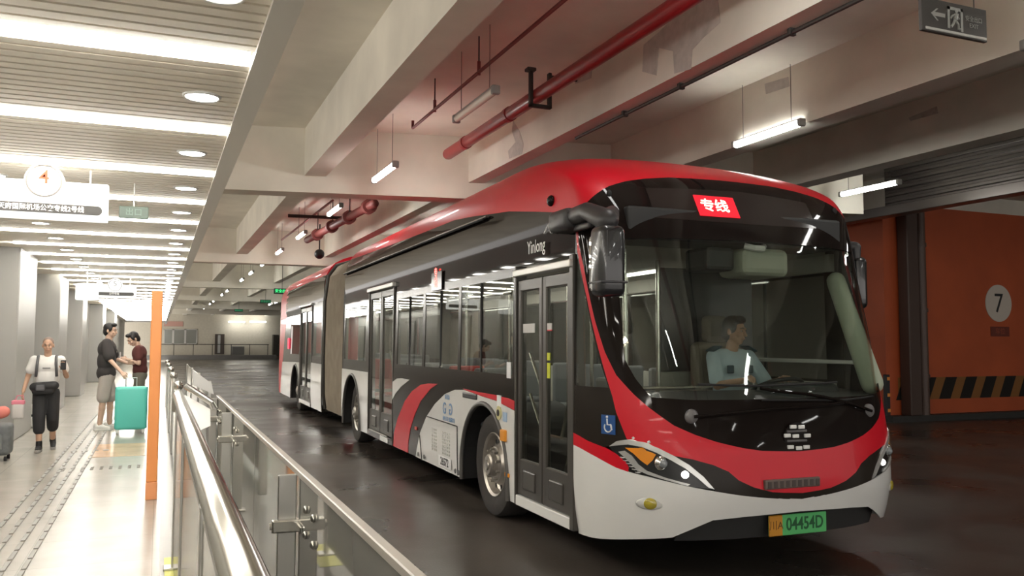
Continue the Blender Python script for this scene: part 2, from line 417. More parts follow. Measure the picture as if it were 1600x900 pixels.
MB().box(x0+.25, x0+.5, YB-.16, YB-.12, z0+.1, z1-.1).build('door_glass', mat('door_pane', (.3, .3, .28), .1), do)
(x0, z1), (x1, z0) = bk(361, 541), bk(380, 554)
tag(MB().rbox(x0, x1, YB-1.2, YB-.5, z0, z1, .05).build('cabinet', mat('grey_cabinet', (.16, .16, .15), .5)), 'grey cabinet standing against the far beige wall', 'cabinet')
(x0, z1), (x1, z0) = bk(425, 523), bk(433, 556)
tag(MB().rbox(x0, x1, YB-1.0, YB-.1, z0, z1, .04).build('cupboard', mat('dark_cupboard', (.05, .045, .035), .5)), 'tall dark cupboard against the far wall, behind the bus tail', 'cupboard')
(x0, z1), (x1, z0) = bk(256, 502), bk(286, 510)
rb = tag(MB().rbox(x0, x1, YB-.06, YB, z0, z1, .01, 1).build('wall_banner', mat('faded_red', (.52, .30, .25), .6)), 'faded red banner above the windows in the far wall', 'banner')
# raised kerb and barrier before the far wall
(x0, z1), (x1, z0) = bk(236, 553, 84), bk(433, 558, 84)
struct(MB().box(-1, 10.5, 84, 85.5, 0, .42).build('trim_5', M_kerb), 'pale kerb of the far pavement', 'kerb')
rl = MB().box(-.5, 9.8, 84.3, 84.36, 1.4, 1.46)
fr = tag(rl.build('guard_rail', M_dark), 'thin dark guard rail along the far pavement', 'railing')
for k in range(7):
    MB().box(-.4+k*1.68, -.34+k*1.68, 84.3, 84.36, .42, 1.4).build('post', M_dark, fr)
# orange end wall with number seven
M_orange = mat('orange_paint', (0.46, 0.085, 0.022), .55, var=.1, scale=1.3)
YW = 13.4
ow = MB(); ow.box(14.4, 40, YW, YW+.3, .12, 4.60); ow.box(14.1, 14.4, YW-.002, 14.95, .12, 4.63)
struct(ow.build('wall_right', M_orange), 'tall orange painted wall with a black striped band', 'wall')
uw = MB(); uw.box(14.4, 40, YW+.02, YW+.3, 4.58, ZS+.1)
struct(uw.build('wall_right_upper', M_conc), 'bare concrete strip above the orange wall', 'wall')
struct(MB().box(14.0, 40, YW-.25, YW+.3, 0, .13).build('trim_6', mat('black_kerb', (.03, .028, .025), .6)), 'dark kerb below the orange wall', 'kerb')
# hazard band: painted stripes
hb = MB(); hb.m = 1; hb.box(14.42, 40, YW-.004, YW, .44, .91); hb.m = 0
for k in range(30):
    x = 14.35+k*.62
    hb.prism([(x, .44), (x+.34, .44), (x+.56, .91), (x+.22, .91)], 1, YW-.008, YW-.003)
struct(hb.build('trim_7', [mat('stripe_black', (.012, .009, .007), .9), mat('stripe_ochre', (.24, .10, .022), .7)]), 'black and ochre slanted hazard band along the orange wall', 'hazard band')
M_disc = mat('dull_white', (.62, .56, .48), .6)
ds = tag(MB().lathe([(YW-.012, 0), (YW-.012, .42), (YW-.002, .42)], 'y', (17.52, 0, 2.55), 48).build('number_disc', M_disc), 'white round disc with a black 7 on the orange wall', 'number sign')
text('digit', '7', .62, (17.52, YW-.014, 2.53), FRONT, M_black, ds)
nb = tag(MB().box(17.24, 17.84, YW-.01, YW, 1.80, 2.02).build('wall_notice', mat('dark_red_print', (.16, .03, .015), .6)), 'small dark red lettered plate under the number disc', 'notice')
text('lettering', '车位', .16, (17.54, YW-.012, 1.91), FRONT, mat('rust_ink', (.34, .07, .03), .6), nb)
struct(MB().box(38.5, 39, -16, YW, 0, ZS).build('wall_right_blocker', mat('blocker_concrete', (.25, .23, .20), .8)), 'dim wall added on the far right to block background light', 'wall')  # added to keep the world background from lighting the right side
struct(MB().box(24, 24.3, YW+.3, YB, 0, ZS).build('wall_back_blocker', mat('blocker_concrete', (.25, .23, .20), .8)), 'dim wall added far behind the orange wall to block background light', 'wall')  # added to darken the gap where the bright background showed through
# dark downpipe box and pipe beside it
dp = MB(); dp.rbox(14.46, 14.78, YW-.30, YW-.02, .13, 4.62, .02, 1)
tag(dp.build('duct_box', mat('dark_brown_duct', (.065, .038, .028), .5)), 'dark brown boxed duct on the orange wall at its corner', 'duct')
dq = MB(); dq.cyl((15.0, YW-.14, .13), (15.0, YW-.14, 4.7), .11, 20)
for z in (.9, 2.3, 3.7): dq.cyl((15.0, YW-.14, z), (15.0, YW-.14, z+.08), .13, 20)
tag(dq.build('drain_pipe', mat('brown_pipe', (.10, .06, .045), .45)), 'brown drain pipe on the orange wall, right of the duct', 'pipe')
# corner guard with reflectors
cg = tag(MB().rbox(14.06, 14.16, YW-.04, YW+.06, .12, .98, .01, 1).build('corner_guard', M_black), 'black corner guard with amber reflectors on the orange wall corner', 'corner guard')
for z in (.20, .52, .86):
    MB().box(14.075, 14.145, YW-.048, YW-.04, z, z+.07).build('reflector', mat('amber_reflector', (.9, .35, .08), .2), cg)
# ribbed ceiling panel
rp = MB(); rp.box(12.6, 12.68, 5.0, 11.9, 4.2, ZS-.02)
for k in range(6):
    z = 4.28+k*.118; rp.rbox(12.54, 12.62, 5.0, 11.85, z-.032, z+.032, .012, 2)
rp.rbox(12.52, 12.82, 5.0, 13.1, 4.02, 4.20, .01, 1)
tag(rp.build('roller_shutter', mat('dark_ribbed_metal', (.13, .115, .105), .32, .6)), 'dark ribbed metal shutter panel hung above the orange wall', 'shutter')
# ================================================================== the bus
YAW = math.radians(0.85)
bus = empty('articulated_bus', (2.82, 7.20, 0), -YAW)
tag(bus, 'red, white and black articulated city bus standing in the lane', 'bus')
BM = Matrix.Translation((2.82, 7.20, 0)) @ Matrix.Rotation(-YAW, 4, 'Z')
def interp(x, X, Y):
    if x <= X[0]: return Y[0]
    for i in range(1, len(X)):
        if x <= X[i]: return Y[i-1]+(Y[i]-Y[i-1])*(x-X[i-1])/(X[i]-X[i-1])
    return Y[-1]
ZT = [.2, .4, .6, .9, 1.1, 1.7, 2.4, 2.65, 2.8, 2.9, 3.0, 3.1, 3.2, 3.28, 3.33, 3.36]
US = [-1.66]*7+[-1.64, -1.55, -1.40, -1.08, -.62, -.05, .55, 1.1, 1.7]
UF = [-2.47, -2.54, -2.59, -2.56, -2.51, -2.31, -2.04, -1.92, -1.82, -1.70, -1.52, -1.25, -.9, -.55, -.25, .05]
IN = [.05, .015, 0, 0, 0, .01, .02, .025, .03, .05, .09, .145, .24, .38, .55, .8]
HW = 1.275; NE = 2.75; UE = 7.42
def smooth_i(z, Y):                       # interpolation softened over a short span
    return (interp(z-.05, ZT, Y)+2*interp(z, ZT, Y)+interp(z+.05, ZT, Y))/4 if z < 3.3 else interp(z, ZT, Y)
def S(t, z):
    """shell of the bus: t<0 near side (per cent of the way back), 0..180 the front, above 180 the far side"""
    us = smooth_i(z, US); uf = smooth_i(z, UF); A = HW-smooth_i(z, IN)
    if t < 0: return Vector((HW-A, us+(-t/100)*(UE-us), z))
    if t > 180: return Vector((HW+A, us+((t-180)/100)*(UE-us), z))
    a = math.radians(t); c = math.cos(a); s = math.sin(a)
    return Vector((HW-A*math.copysign(abs(c)**(2/NE), c), us-(us-uf)*abs(s)**(2/NE), z))
def tu(u, z): us = smooth_i(z, US); return -100*(u-us)/(UE-us)
def Sd(u, z): return Vector((smooth_i(z, IN) if z > 1 else interp(z, ZT, IN)*.4, u, z))     # near side
def Sr(u, z): v = Sd(u, z); return Vector((2*HW-v.x, u, z))                                  # far side
# paints
B_red = mat('bus_red', (0.66, 0.005, 0.02), .38, spec=.35, coat=.12)
B_white = mat('bus_white', (0.82, 0.82, 0.80), .25, coat=.6, var=.03, scale=2)
B_black = mat('bus_black_gloss', (0.013, 0.0095, 0.0085), .04, spec=.16)
B_brown = mat('bus_dark_livery', (0.026, 0.021, 0.017), .2, spec=.18)
B_rub = mat('rubber', (0.016, 0.015, 0.015), .7)
B_tyre = mat('tyre_rubber', (0.045, 0.040, 0.037), .8, var=.15, scale=10)
B_rim = mat('wheel_alloy', (0.50, 0.47, 0.43), .35, .8, var=.12, scale=6)
B_door = mat('door_frame_grey', (0.075, 0.068, 0.060), .35, .2)
B_lite = mat('light_grey_trim', (0.55, 0.54, 0.51), .3, .3)
B_chrome = mat('chrome', (0.80, 0.80, 0.78), .08, 1.0)
B_glass = glass('bus_window_glass', (.84, .86, .83), .035, refl=(.68, .68, .66))
B_wind = glass('windscreen_glass', (.86, .89, .86), .04)
B_in = mat('cabin_cream', (0.50, 0.48, 0.42), .6)
B_floor = mat('cabin_floor', (0.10, 0.10, 0.10), .5)
B_ind = mat('cabin_dark', (0.03, 0.03, 0.03), .6)
B_seat = mat('seat_grey', (0.16, 0.17, 0.18), .5)
B_rail = mat('handrail_steel', (0.65, 0.63, 0.58), .2, .9)
B_red_l = emit('red_led', (1.0, 0.06, 0.05), 6.0)
B_amber = mat('amber_lens', (.85, .30, .02), .15, coat=.6)
def mir(L): return [(180-t, z) for t, z in reversed(L)]
# ------------------------------------------------------------------ front skin
bump_bot = [(0, .235), (8, .245), (31.8, .294), (50.6, .326), (58.5, .387), (65.8, .445), (75.7, .459), (90, .469)]
white_top = [(0, .871), (13.9, .818), (24.7, .767), (30.7, .748), (40.2, .725), (48.7, .698), (57.3, .667), (65.8, .638), (74.9, .605), (83, .578), (88.5, .564), (90, .556)]
low_top = [(0, .957), (7.5, .923), (18.3, .894), (25, .859), (30.1, .808), (31.2, .775), (30.7, .748)]
lamp_top = [(21.3, .906), (26, .945), (31.5, .960), (38.7, .949), (45.2, .914), (51.3, .867), (57.1, .808), (62, .733), (65.8, .650)]
red_bot = [(51.3, .867), (58.6, .844), (65.9, .807), (71, .762), (74.1, .705), (78.7, .655), (84, .617), (90, .597)]
stripe_L = [(30.8, .967), (29.3, 1.026), (26.4, 1.137), (25, 1.239), (18.6, 1.539), (14.9, 1.715), (10.8, 1.928), (5.2, 2.149), (1.5, 2.30), (.3, 2.42)]
mask_e = [(3.2, 2.42), (3.4, 2.336), (8.8, 2.157), (16.8, 1.76), (22.3, 1.544), (28.2, 1.387), (36.5, 1.261), (43, 1.175), (52.7, 1.061), (60.8, .999), (67.9, .954), (76.1, .912), (82, .889), (90, .874)]
hdr_top = [(.5, 2.60), (8, 2.605), (15.3, 2.62), (26.4, 2.687), (39.3, 2.763), (51.7, 2.816), (61.6, 2.848), (74, 2.882), (90, 2.897)]
panel('bumper', bump_bot+mir(bump_bot)[1:]+list(reversed(white_top+mir(white_top)[1:])), S, B_white, bus)
# red smile with its stripes up both windscreen pillars
red_low = list(reversed(lamp_top[2:6]))+[]        # lamp edge, right to left
left = [(51.3, .867), (45.2, .914), (38.7, .949), (31.5, .960)]+stripe_L
poly = left+mask_e+mir(mask_e)[1:]+mir(left)+[(180-t, z) for t, z in red_bot][1:-1]+list(reversed(red_bot))[:-1]
panel('red_front_band', poly, S, B_red, bus)
lr = [(0, .871), (13.9, .818), (24.7, .767), (30.7, .748)]+list(reversed(low_top))[1:]
panel('red_corner_band', lr, S, B_red, bus)
panel('red_corner_band', [(180-t, z) for t, z in reversed(lr)], S, B_red, bus)
# dark strip between the red band and the white bumper
st = [(65.8, .638), (74.9, .605), (83, .578), (90, .556)]; st = st+mir(st)[1:]
poly = st+mir([(58.6, .844), (65.9, .807), (71, .762), (74.1, .705), (78.7, .655), (84, .617), (90, .597)])[::1]
top = [(51.3, .867), (58.6, .844), (65.9, .807), (71, .762), (74.1, .705), (78.7, .655), (84, .617), (90, .597)]
top = top+mir(top)[1:]
low = [(51.3, .866), (57.1, .807), (62, .732), (65.8, .649)]+st+mir([(51.3, .866), (57.1, .807), (62, .732), (65.8, .649)])
panel('dark_front_strip', low+list(reversed(top))[1:-1], S, B_brown, bus)
# glossy black mask with the windscreen opening
hole = [(35.5, 2.35), (34.8, 2.04), (33.5, 1.50), (38.3, 1.365), (44.4, 1.245), (61, 1.227), (90, 1.225), (119, 1.227), (137, 1.245), (146, 1.365), (151, 1.5), (150, 2.04), (148, 2.35), (120, 2.365), (90, 2.372), (60, 2.362)]
mk = mask_e+mir(mask_e)[1:]+[(180-t, z) for t, z in hdr_top]+list(reversed(hdr_top))[1:]
mask = panel('front_mask', mk, S, B_black, bus, holes=[hole])
panel('windscreen', hole, S, B_wind, bus, off=-.004, th=.006)
# side corner panels between the doors and the pillar stripes
qh = [(.4, 1.30), (23.2, 1.30), (18, 1.50), (14, 1.70), (9.9, 1.92), (4.5, 2.14), (1.6, 2.25), (.4, 2.25)]
lo_ = [(0, .957), (7.5, .923), (18.3, .894), (21.3, .906), (26, .945), (31.5, .960)]
cp = lo_+stripe_L+[(.5, 2.60), (0, 2.60)]
panel('corner_panel', cp, S, B_brown, bus, holes=[qh])
panel('quarter_window', qh, S, B_glass, bus, off=-.004, th=.006)
panel('corner_panel', [(180-t, z) for t, z in reversed(cp)], S, B_brown, bus)
# dark air intake below the bumper
b2 = [(50.6, .326), (58.5, .387), (65.8, .445), (75.7, .459), (90, .469)]; b2 = b2+mir(b2)[1:]
def Si(t, z): v = S(t, z); return Vector((v.x, v.y+.07, v.z))
panel('lower_intake', [(54, .29), (126, .29), (126, .48), (60, .48)], Si, B_ind, bus)
# headlamps
lamp = [(21.3, .906), (26, .945), (31.5, .960), (38.7, .949), (45.2, .914), (51.3, .867), (57.1, .808), (62, .733), (65.8, .650), (57.3, .669), (48.7, .700), (40.2, .727), (31.2, .752), (28, .81), (24.5, .862)]
B_lampin = mat('lamp_housing', (.05, .05, .05), .25, .6)
B_lamp_glint = emit('lamp_glint', (1, .97, .9), 2.0)  # emission stands for the bright chrome splash inside the headlamp
for side in (0, 1):
    X = (lambda L: L) if side == 0 else (lambda L: [(180-t, z) for t, z in reversed(L)])
    hl = panel('headlamp', X(lamp), S, B_lampin, bus, step=(3, .03), off=-.002)
    ch = [(21.6, .905), (26, .945), (31.5, .960), (38.7, .949), (45.2, .914), (51.3, .867), (57.1, .808), (62, .733), (65.6, .652), (63.5, .664), (60, .722), (55.6, .785), (50, .838), (44.2, .884), (38, .917), (31.6, .928), (27, .918)]
    panel('chrome_brow', X(ch), S, B_chrome if False else mat('satin_chrome', (.72, .72, .70), .22, .55), hl, step=(3, .03), off=.010, th=.02)
    am = [(30, .905), (36, .908), (42, .885), (44, .872), (42.5, .835), (40, .80), (37, .83), (34, .87)]
    panel('turn_signal', X(am), S, B_amber, hl, step=(2, .03), off=.007, th=.01)
    cs = [(26.5, .875), (29.5, .885), (33, .855), (36, .80), (39.5, .765), (48, .722), (57, .685), (56, .675), (48, .708), (39.5, .742), (34.5, .775), (31, .825)]
    panel('chrome_edge', X(cs), S, mat('satin_chrome', (.72, .72, .70), .22, .55), hl, step=(2, .03), off=.009, th=.012)
    for (t, z, r, m_) in ((46.5, .815, .052, B_chrome), (46.5, .815, .036, None), (55.5, .745, .026, B_lamp_glint)):
        p = S(t if side == 0 else 180-t, z); p.y += .012
        MB().ell(p, (r, .035 if m_ else .05, r)).build('projector' if m_ else 'projector_lens', m_ or mat('lens_glass', (.25, .27, .28), .03, 0, coat=1), hl, smooth=True)
    for k in range(6):
        t = 29+k*1.4; p = S(t if side == 0 else 180-t, .845-k*.018)
        MB().rbox(p.x-.02, p.x+.006, p.y-.012, p.y+.02, p.z-.009, p.z-.002, .002, 1).build('reflector_rib', mat('satin_chrome', (.72, .72, .70), .22, .55), hl)
    # fog lamp in its oval recess
    p = S(40.8 if side == 0 else 139.2, .55)
    n = Vector((-.55 if side == 0 else .55, -.83, 0)).normalized(); Mx = n.to_track_quat('Y', 'Z').to_matrix()
    fg = MB().ell(p+n*-.002, (.095, .012, .040), Mx).build('fog_lamp', mat('shadow_white', (.60, .60, .57), .35, coat=.4), bus, smooth=True)
    MB().ell(p+n*.004, (.045, .018, .038), Mx).build('yellow_lens', mat('yellow_lens', (.42, .34, .03), .08, coat=1), fg, smooth=True)
# emblem: ring of bright blocks around a middle bar
p0 = S(89.9, .965); em = MB(); em.lathe([(0, .105), (-.012, .105), (-.012, 0)], 'y', (p0.x, p0.y+.004, p0.z), 32)
emb = em.build('emblem', B_black, bus)
for (dx, dz) in ((-.035, .075), (.035, .072), (-.085, .018), (-.015, .012), (.085, .012), (-.06, -.06), (.01, -.07), (.075, -.065)):
    MB().rbox(p0.x+dx-.026, p0.x+dx+.026, p0.y-.022, p0.y-.006, p0.z+dz-.013, p0.z+dz+.013, .005, 2).build('emblem_block', mat('bright_badge', (.92, .92, .90), .25, .1, coat=.5), emb)
for dz in (.045, -.02): MB().rbox(p0.x-.085, p0.x+.085, p0.y-.014, p0.y-.006, p0.z+dz-.008, p0.z+dz+.008, .003, 1).build('emblem_bar', mat('dull_badge', (.12, .11, .11), .4), emb)
# name plate recess and licence plate
pg = MB(); c = S(88.6, .668); pg.rbox(c.x-.23, c.x+.23, c.y-.014, c.y+.02, c.z-.032, c.z+.032, .008, 2)
npl = pg.build('front_vent', mat('grey_brown_badge', (.14, .105, .09), .4), bus)
for k in range(9):
    MB().rbox(c.x-.21+k*.05, c.x-.18+k*.05, c.y-.017, c.y-.012, c.z-.022, c.z+.022, .002, 1).build('slot', mat('slot_dark', (.07, .05, .045), .5), npl)
yp = -2.50; pl = MB().rbox(1.05, 1.54, yp-.012, yp, .305, .445, .006, 2).build('licence_plate', mat('plate_green', (.10, .50, .16), .4), bus)
MB().rbox(1.05, 1.165, yp-.0135, yp-.002, .305, .445, .005, 1).build('plate_end', mat('plate_orange', (.60, .26, .02), .4), pl)
text('lettering', '川A', .07, (1.108, yp-.0145, .375), FRONT, mat('plate_brown_ink', (.16, .07, .01), .5), pl)
text('lettering', '04454D', .12, (1.352, yp-.013, .375), FRONT, mat('plate_dark_ink', (.01, .10, .03), .5), pl, bold=.002, sx=.82)
# destination display behind the header glass
panel('destination_window', [(60, 2.52), (92, 2.51), (118, 2.52), (118, 2.74), (92, 2.79), (60, 2.76)], S, mat('display_glass', (.030, .022, .020), .14, spec=.2), bus, off=.002, th=.004)
pt = S(85.2, 2.64)
tilt = math.atan2(S(85.2, 2.72).y-S(85.2, 2.56).y, .16)
led = MB(); Mt = Matrix.Translation(pt+Vector((0, -.006, 0))) @ Matrix.Rotation(-tilt, 4, 'X')
led.rbox(-.17, .19, -.002, .006, -.095, .10, .002, 1, M=Mt)
ld = led.build('led_panel', emit('led_glow', (1.0, .012, .03), .5), bus)
lt = text('lettering', '专线', .125, pt+Vector((-.01, -.010, 0)), (math.pi/2-tilt, 0, 0), emit('led_text', (1.0, .42, .32), 3.0), ld, bold=.002)
# small sensors, camera on the roof edge, wheelchair mark
p = S(21.7, 1.05); 
wc = MB(); n = Vector((-.93, -.36, 0)); Mx = Matrix.Translation(p+n*.003) @ n.to_track_quat('Y', 'Z').to_matrix().to_4x4()
wc.box(-.062, .062, -.001, .003, -.065, .065, M=Mx); w_ = wc.build('wheelchair_sign', mat('sign_blue', (.03, .10, .30), .3), bus)
sy = MB(); sy.tube([Mx @ Vector((.0+.032*math.cos(a), .005, -.018+.032*math.sin(a))) for a in [math.pi*(.75+k*.12) for k in range(13)]], .005, 6)
sy.tube([Mx @ Vector(q) for q in ((.008, .005, .04), (.005, .005, .0), (-.024, .005, 0), (-.034, .005, -.035))], .006, 6); sy.ell(Mx @ Vector((.008, .005, .052)), (.009, .009, .009))
sy.build('symbol', mat('sign_white', (.8, .8, .8), .4), w_)
p = S(60, 1.12); MB().ell(p, (.05, .03, .05)).build('wiper_motor_cap', mat('grey_cap', (.18, .17, .17), .3), bus, smooth=True)
p = S(119, 1.12); MB().ell(p, (.05, .03, .05)).build('wiper_motor_cap', mat('grey_cap', (.18, .17, .17), .3), bus, smooth=True)
for (t0, z0, t1, z1) in ((60, 1.12, 104, 1.19), (119, 1.12, 84, 1.30)):
    wp = MB(); pts = [S(t0+(t1-t0)*k/8, z0+(z1-z0)*k/8)+Vector((0, -.03, 0)) for k in range(9)]; wp.tube(pts, .011, 8)
    w_ = wp.build('wiper', B_black, bus)
    pts = [S(t1+(t-4)*5*(1 if t1 > t0 else -1), z1+.015+abs(t-4)*.004)+Vector((0, -.018, 0)) for t in range(9)]
    MB().tube(pts, .008, 6).build('wiper_blade', B_rub, w_)
# ------------------------------------------------------------------ roof
edge_u = [(-1.6, 2.60), (-1.25, 2.63), (-.87, 2.69), (-.3, 2.775), (.19, 2.82), (.75, 2.875), (1.4, 2.925), (2.6, 2.94), (3.9, 2.965), (5.5, 3.0), (7.42, 3.05)]
lowz = [(tu(u, z), z) for u, z in reversed(edge_u)]
fr = hdr_top+[(180-t, z) for t, z in reversed(hdr_top)][1:]
roof_p = lowz+fr+[(180-t, z) for t, z in reversed(lowz)]
roof_p = [(-100, 3.05)]+lowz[1:]+fr+[(180-t, z) for t, z in reversed(lowz)][:-1]+[(280, 3.05), (280, 3.36), (-100, 3.36)]
roof = panel('roof', roof_p, S, B_red, bus, step=(3.2, .035))
tp = MB(); ring = [S(t, 3.36) for t in list(range(-100, 0, 10))+list(range(0, 181, 6))+list(range(190, 281, 10))]
tp.add([v+Vector((0, 0, 0)) for v in ring]+[v+Vector((0, 0, -.02)) for v in ring], [tuple(range(len(ring))), tuple(range(2*len(ring)-1, len(ring)-1, -1))])
tp.build('roof_top', B_red, bus)
MB().ell(S(tu(-1.22, 2.725), 2.725)+Vector((-.005, 0, 0)), (.03, .05, .045)).build('side_camera', B_black, bus, smooth=True)
for tt in (38, 142):
    p = S(tt, 2.70); MB().ell(p, (.02, .02, .03)).build('marker_lamp', B_rub, bus, smooth=True)
# ------------------------------------------------------------------ near side skin
DOOR1 = (-1.605, -.555); DOOR2 = (3.80, 5.30)
uppr = [(u, z) for u, z in edge_u]
up = [(-1.655, 2.26), (3.78, 2.26), (3.78, 2.42), (5.32, 2.42), (5.32, 2.26), (UE, 2.26)]+[(UE, 3.05)]+[(u, z) for u, z in reversed(uppr)]+[(-1.655, 2.60)]
upper = panel('upper_side_panel', up, Sd, B_black, bus, step=(.25, .09), flip=True)
MB().box(-.004, .012, .3, 7.4, 2.778, 2.79).build('gutter_line', mat('dark_gap', (.004, .004, .004), .8), bus)
MB().rbox(-.01, .03, .2, 7.4, 2.79, 2.806, .004, 1).build('rain_gutter', mat('gutter_brown', (.10, .09, .085), .25, .3, coat=.5), bus)
def arch(c, r0=.63, zc=.41, n=20, z0=.24):
    return [(c-r0, z0)]+[(c-r0*math.cos(math.pi*k/n), zc+r0*math.sin(math.pi*k/n)) for k in range(n+1)]+[(c+r0, z0)]
A1, A2, A3 = .25, 6.56, 13.42
def win(u0, u1, z0=1.33, z1=2.18): return [(u0, z0), (u1, z0), (u1, z1), (u0, z1)]
WINS = [(-.45, .98), (1.06, 2.30), (2.40, 3.60)]
def archcut(c, r, z0, zc=.41, n=20):     # boundary points left to right over an arch that opens downwards
    return [(c-r, z0)]+[(c-r*math.cos(math.pi*k/n), zc+r*math.sin(math.pi*k/n)) for k in range(n+1)]+[(c+r, z0)]
base = [(-.53, .25)]+archcut(A1, .63, .25)+[(3.78, .25), (3.78, 2.26), (-.53, 2.26)]
panel('side_panel', base, Sd, B_brown, bus, step=(.25, .12), holes=[win(*w) for w in WINS], flip=True)
base = [(5.32, .25)]+archcut(A2, .68, .25)+[(UE, .25), (UE, 2.26), (5.32, 2.26)]
panel('side_panel', base, Sd, B_brown, bus, step=(.25, .12), holes=[win(5.55, 7.28)], flip=True)
MB().rbox(-.004, .10, -.555, -.525, .25, 2.26, .006, 1).build('door_pillar', B_door, bus)
MB().rbox(-.004, .10, -1.665, -1.60, .25, 2.26, .006, 1).build('door_pillar', B_door, bus)
for a in (3.78, 5.29): MB().rbox(-.004, .10, a, a+.03, .25, 2.42, .006, 1).build('door_pillar', B_door, bus)
def side_window(u0, u1, z0, z1, mp=Sd, flip=True, split=None):
    g = panel('side_window', win(u0, u1, z0, z1), mp, B_glass, bus, step=(.5, .3), flip=flip, off=-.004, th=.006)
    if split:
        for s in split:
            x = mp(s, 1.7).x; MB().box(x-.004, x+.012, s-.015, s+.015, z0, z1).build('window_divider', B_rub, g)
    x = mp(u0, 1.7).x
    return g
for i, w in enumerate(WINS): side_window(w[0], w[1], 1.33, 2.18, split=[(w[0]+w[1])/2+(.1 if i == 0 else 0)])
side_window(5.55, 7.28, 1.33, 2.18)
# white and red livery panels
wt = [(-.525, 1.03), (-.086, 1.084), (.3, 1.102), (.842, 1.137), (1.12, 1.123), (1.46, 1.06), (1.826, .931), (2.16, .764), (2.42, .56), (2.58, .36), (2.66, .25)]
wp_ = [(-.525, .25)]+archcut(A1, .63, .25)+[(2.66, .25)]+list(reversed(wt))[1:]
panel('white_side_panel', wp_, Sd, B_white, bus, step=(.25, .12), flip=True, off=.004, th=.004)
rb = [(-.525, 1.035), (-.086, 1.088), (.3, 1.106), (.80, 1.140), (.86, 1.148), (.41, 1.140), (-.1, 1.137), (-.525, 1.112)]
panel('red_belt', rb, Sd, B_red, bus, step=(.2, .05), flip=True, off=.005, th=.004)
sw = [(3.77, .25), (3.69, .436), (3.48, .641), (3.14, .878), (2.80, 1.02), (2.41, 1.116), (2.1, 1.143), (1.74, 1.155), (2.01, 1.086), (2.41, .925), (2.68, .737), (2.875, .551), (2.99, .367), (3.02, .25)]
panel('red_swoosh', sw, Sd, B_red, bus, step=(.2, .08), flip=True, off=.004, th=.004)
sm = [(3.78, .86), (3.64, .94), (3.35, 1.045), (2.93, 1.152), (3.3, 1.155), (3.574, 1.14), (3.78, 1.09)]
panel('white_wing', sm, Sd, B_white, bus, step=(.2, .06), flip=True, off=.004, th=.004)
mw = [(5.33, .25)]+archcut(A2, .68, .25)+[(UE, .25), (UE, 1.165), (5.33, 1.165)]
panel('white_side_panel', mw, Sd, B_white, bus, step=(.25, .12), flip=True, off=.004, th=.004)
# wheel arch trims and dark wells
def arch_trim(c, r, par):
    t = MB(); t.tube([(-.004, a, b) for a, b in archcut(c, r, .25, n=26)], .022, 8); t.build('arch_trim', mat('arch_grey', (.10, .095, .09), .5), par)
    wl = MB(); P = archcut(c, r+.005, .25, n=26); n = len(P)
    wl.add([(0.0, a, b) for a, b in P]+[(.75, a, b) for a, b in P], [(i, i+1, n+i+1, n+i) for i in range(n-1)]+[tuple(range(n, 2*n))])
    wl.build('wheel_well', B_rub, par)
arch_trim(A1, .63, bus); arch_trim(A2, .68, bus)
# service panel seams, vents, marks and notices
M_seam = mat('panel_seam', (.03, .03, .03), .7)
sm_ = MB(); X = -.0075
def seam(pts): sm_.tube([(X, a, b) for a, b in pts], .0055, 5)
seam([(2.14, .77), (1.02, .757)]); seam([(1.02, .757), (1.01, .45), (.985, .27)]); seam([(2.43, .53), (2.36, .36), (2.32, .25)])
sm_.build('panel_seams', M_seam, bus)
for cu_ in (1.85, 1.38):
    v_ = MB()
    for i in range(3 if cu_ > 1.5 else 4):
        for j in range(7): v_.rbox(-.009, -.002, cu_-.10+i*.075, cu_-.06+i*.075, .42+j*.036, .442+j*.036, .003, 1)
    v_.build('vent_slots', mat('vent_white', (.60, .60, .57), .5), bus)
for uu in (2.50, 2.24, 1.08, .97): MB().lathe([(-.002, .026), (-.010, .022), (-.010, 0)], 'x', (0, uu, .30), 16).build('latch', mat('latch_grey', (.12, .12, .12), .4), bus)
nb_ = MB().rbox(-.009, -.002, 1.22, 1.66, .285, .395, .003, 1).build('fleet_number_plate', mat('pure_white', (.82, .82, .82), .4), bus)
text('lettering', '26572', .115, (-.0098, 1.44, .34), SIDE, M_black, nb_, bold=.002)
M_blue = mat('pale_blue_ink', (.16, .30, .52), .5)
text('side_mark', 'G', .17, (-.0085, 1.46, .905), SIDE, M_blue, bus, bold=.002); 
o = text('side_mark', 'G', .17, (-.0085, 1.24, .905), SIDE, M_blue, bus, bold=.002); o.scale = (-1, 1, 1)
text('side_lettering', '新能源', .055, (-.0085, 1.36, 1.03), SIDE, M_blue, bus)
text('side_lettering', '绿色公交 低碳出行', .052, (-.0085, 1.30, .80), SIDE, M_blue, bus)
hd = MB().rbox(-.016, 0, .42, .84, 1.062, 1.115, .01, 2).build('flap_handle', mat('handle_dark', (.045, .045, .045), .4), bus)
for uu, zz in ((-.30, .80),): 
    MB().rbox(-.03, .0, uu-.055, uu+.055, zz-.05, zz+.05, .01, 2).build('side_turn_signal', emit('amber_lit', (.9, .34, .03), .12), bus)
MB().rbox(-.012, 0, -.42, -.32, .45, .485, .004, 1).build('side_marker', B_amber, bus)
MB().rbox(-.012, 0, 2.56, 2.64, .57, .61, .004, 1).build('side_marker', mat('red_reflector', (.75, .12, .10), .3), bus)
fc = MB().lathe([(-.012, 0), (-.012, .062), (0, .062)], 'x', (0, -.17, .985), 24).build('charging_cap', mat('cap_yellow', (.62, .58, .30), .4), bus)
MB().lathe([(-.016, 0), (-.016, .03), (-.01, .03)], 'x', (0, -.16, .985), 20).build('cap_core', M_black, fc)
MB().box(-.009, -.003, -.22, -.12, 1.04, 1.14).build('white_sticker', mat('pure_white', (.82, .82, .82), .4), bus)
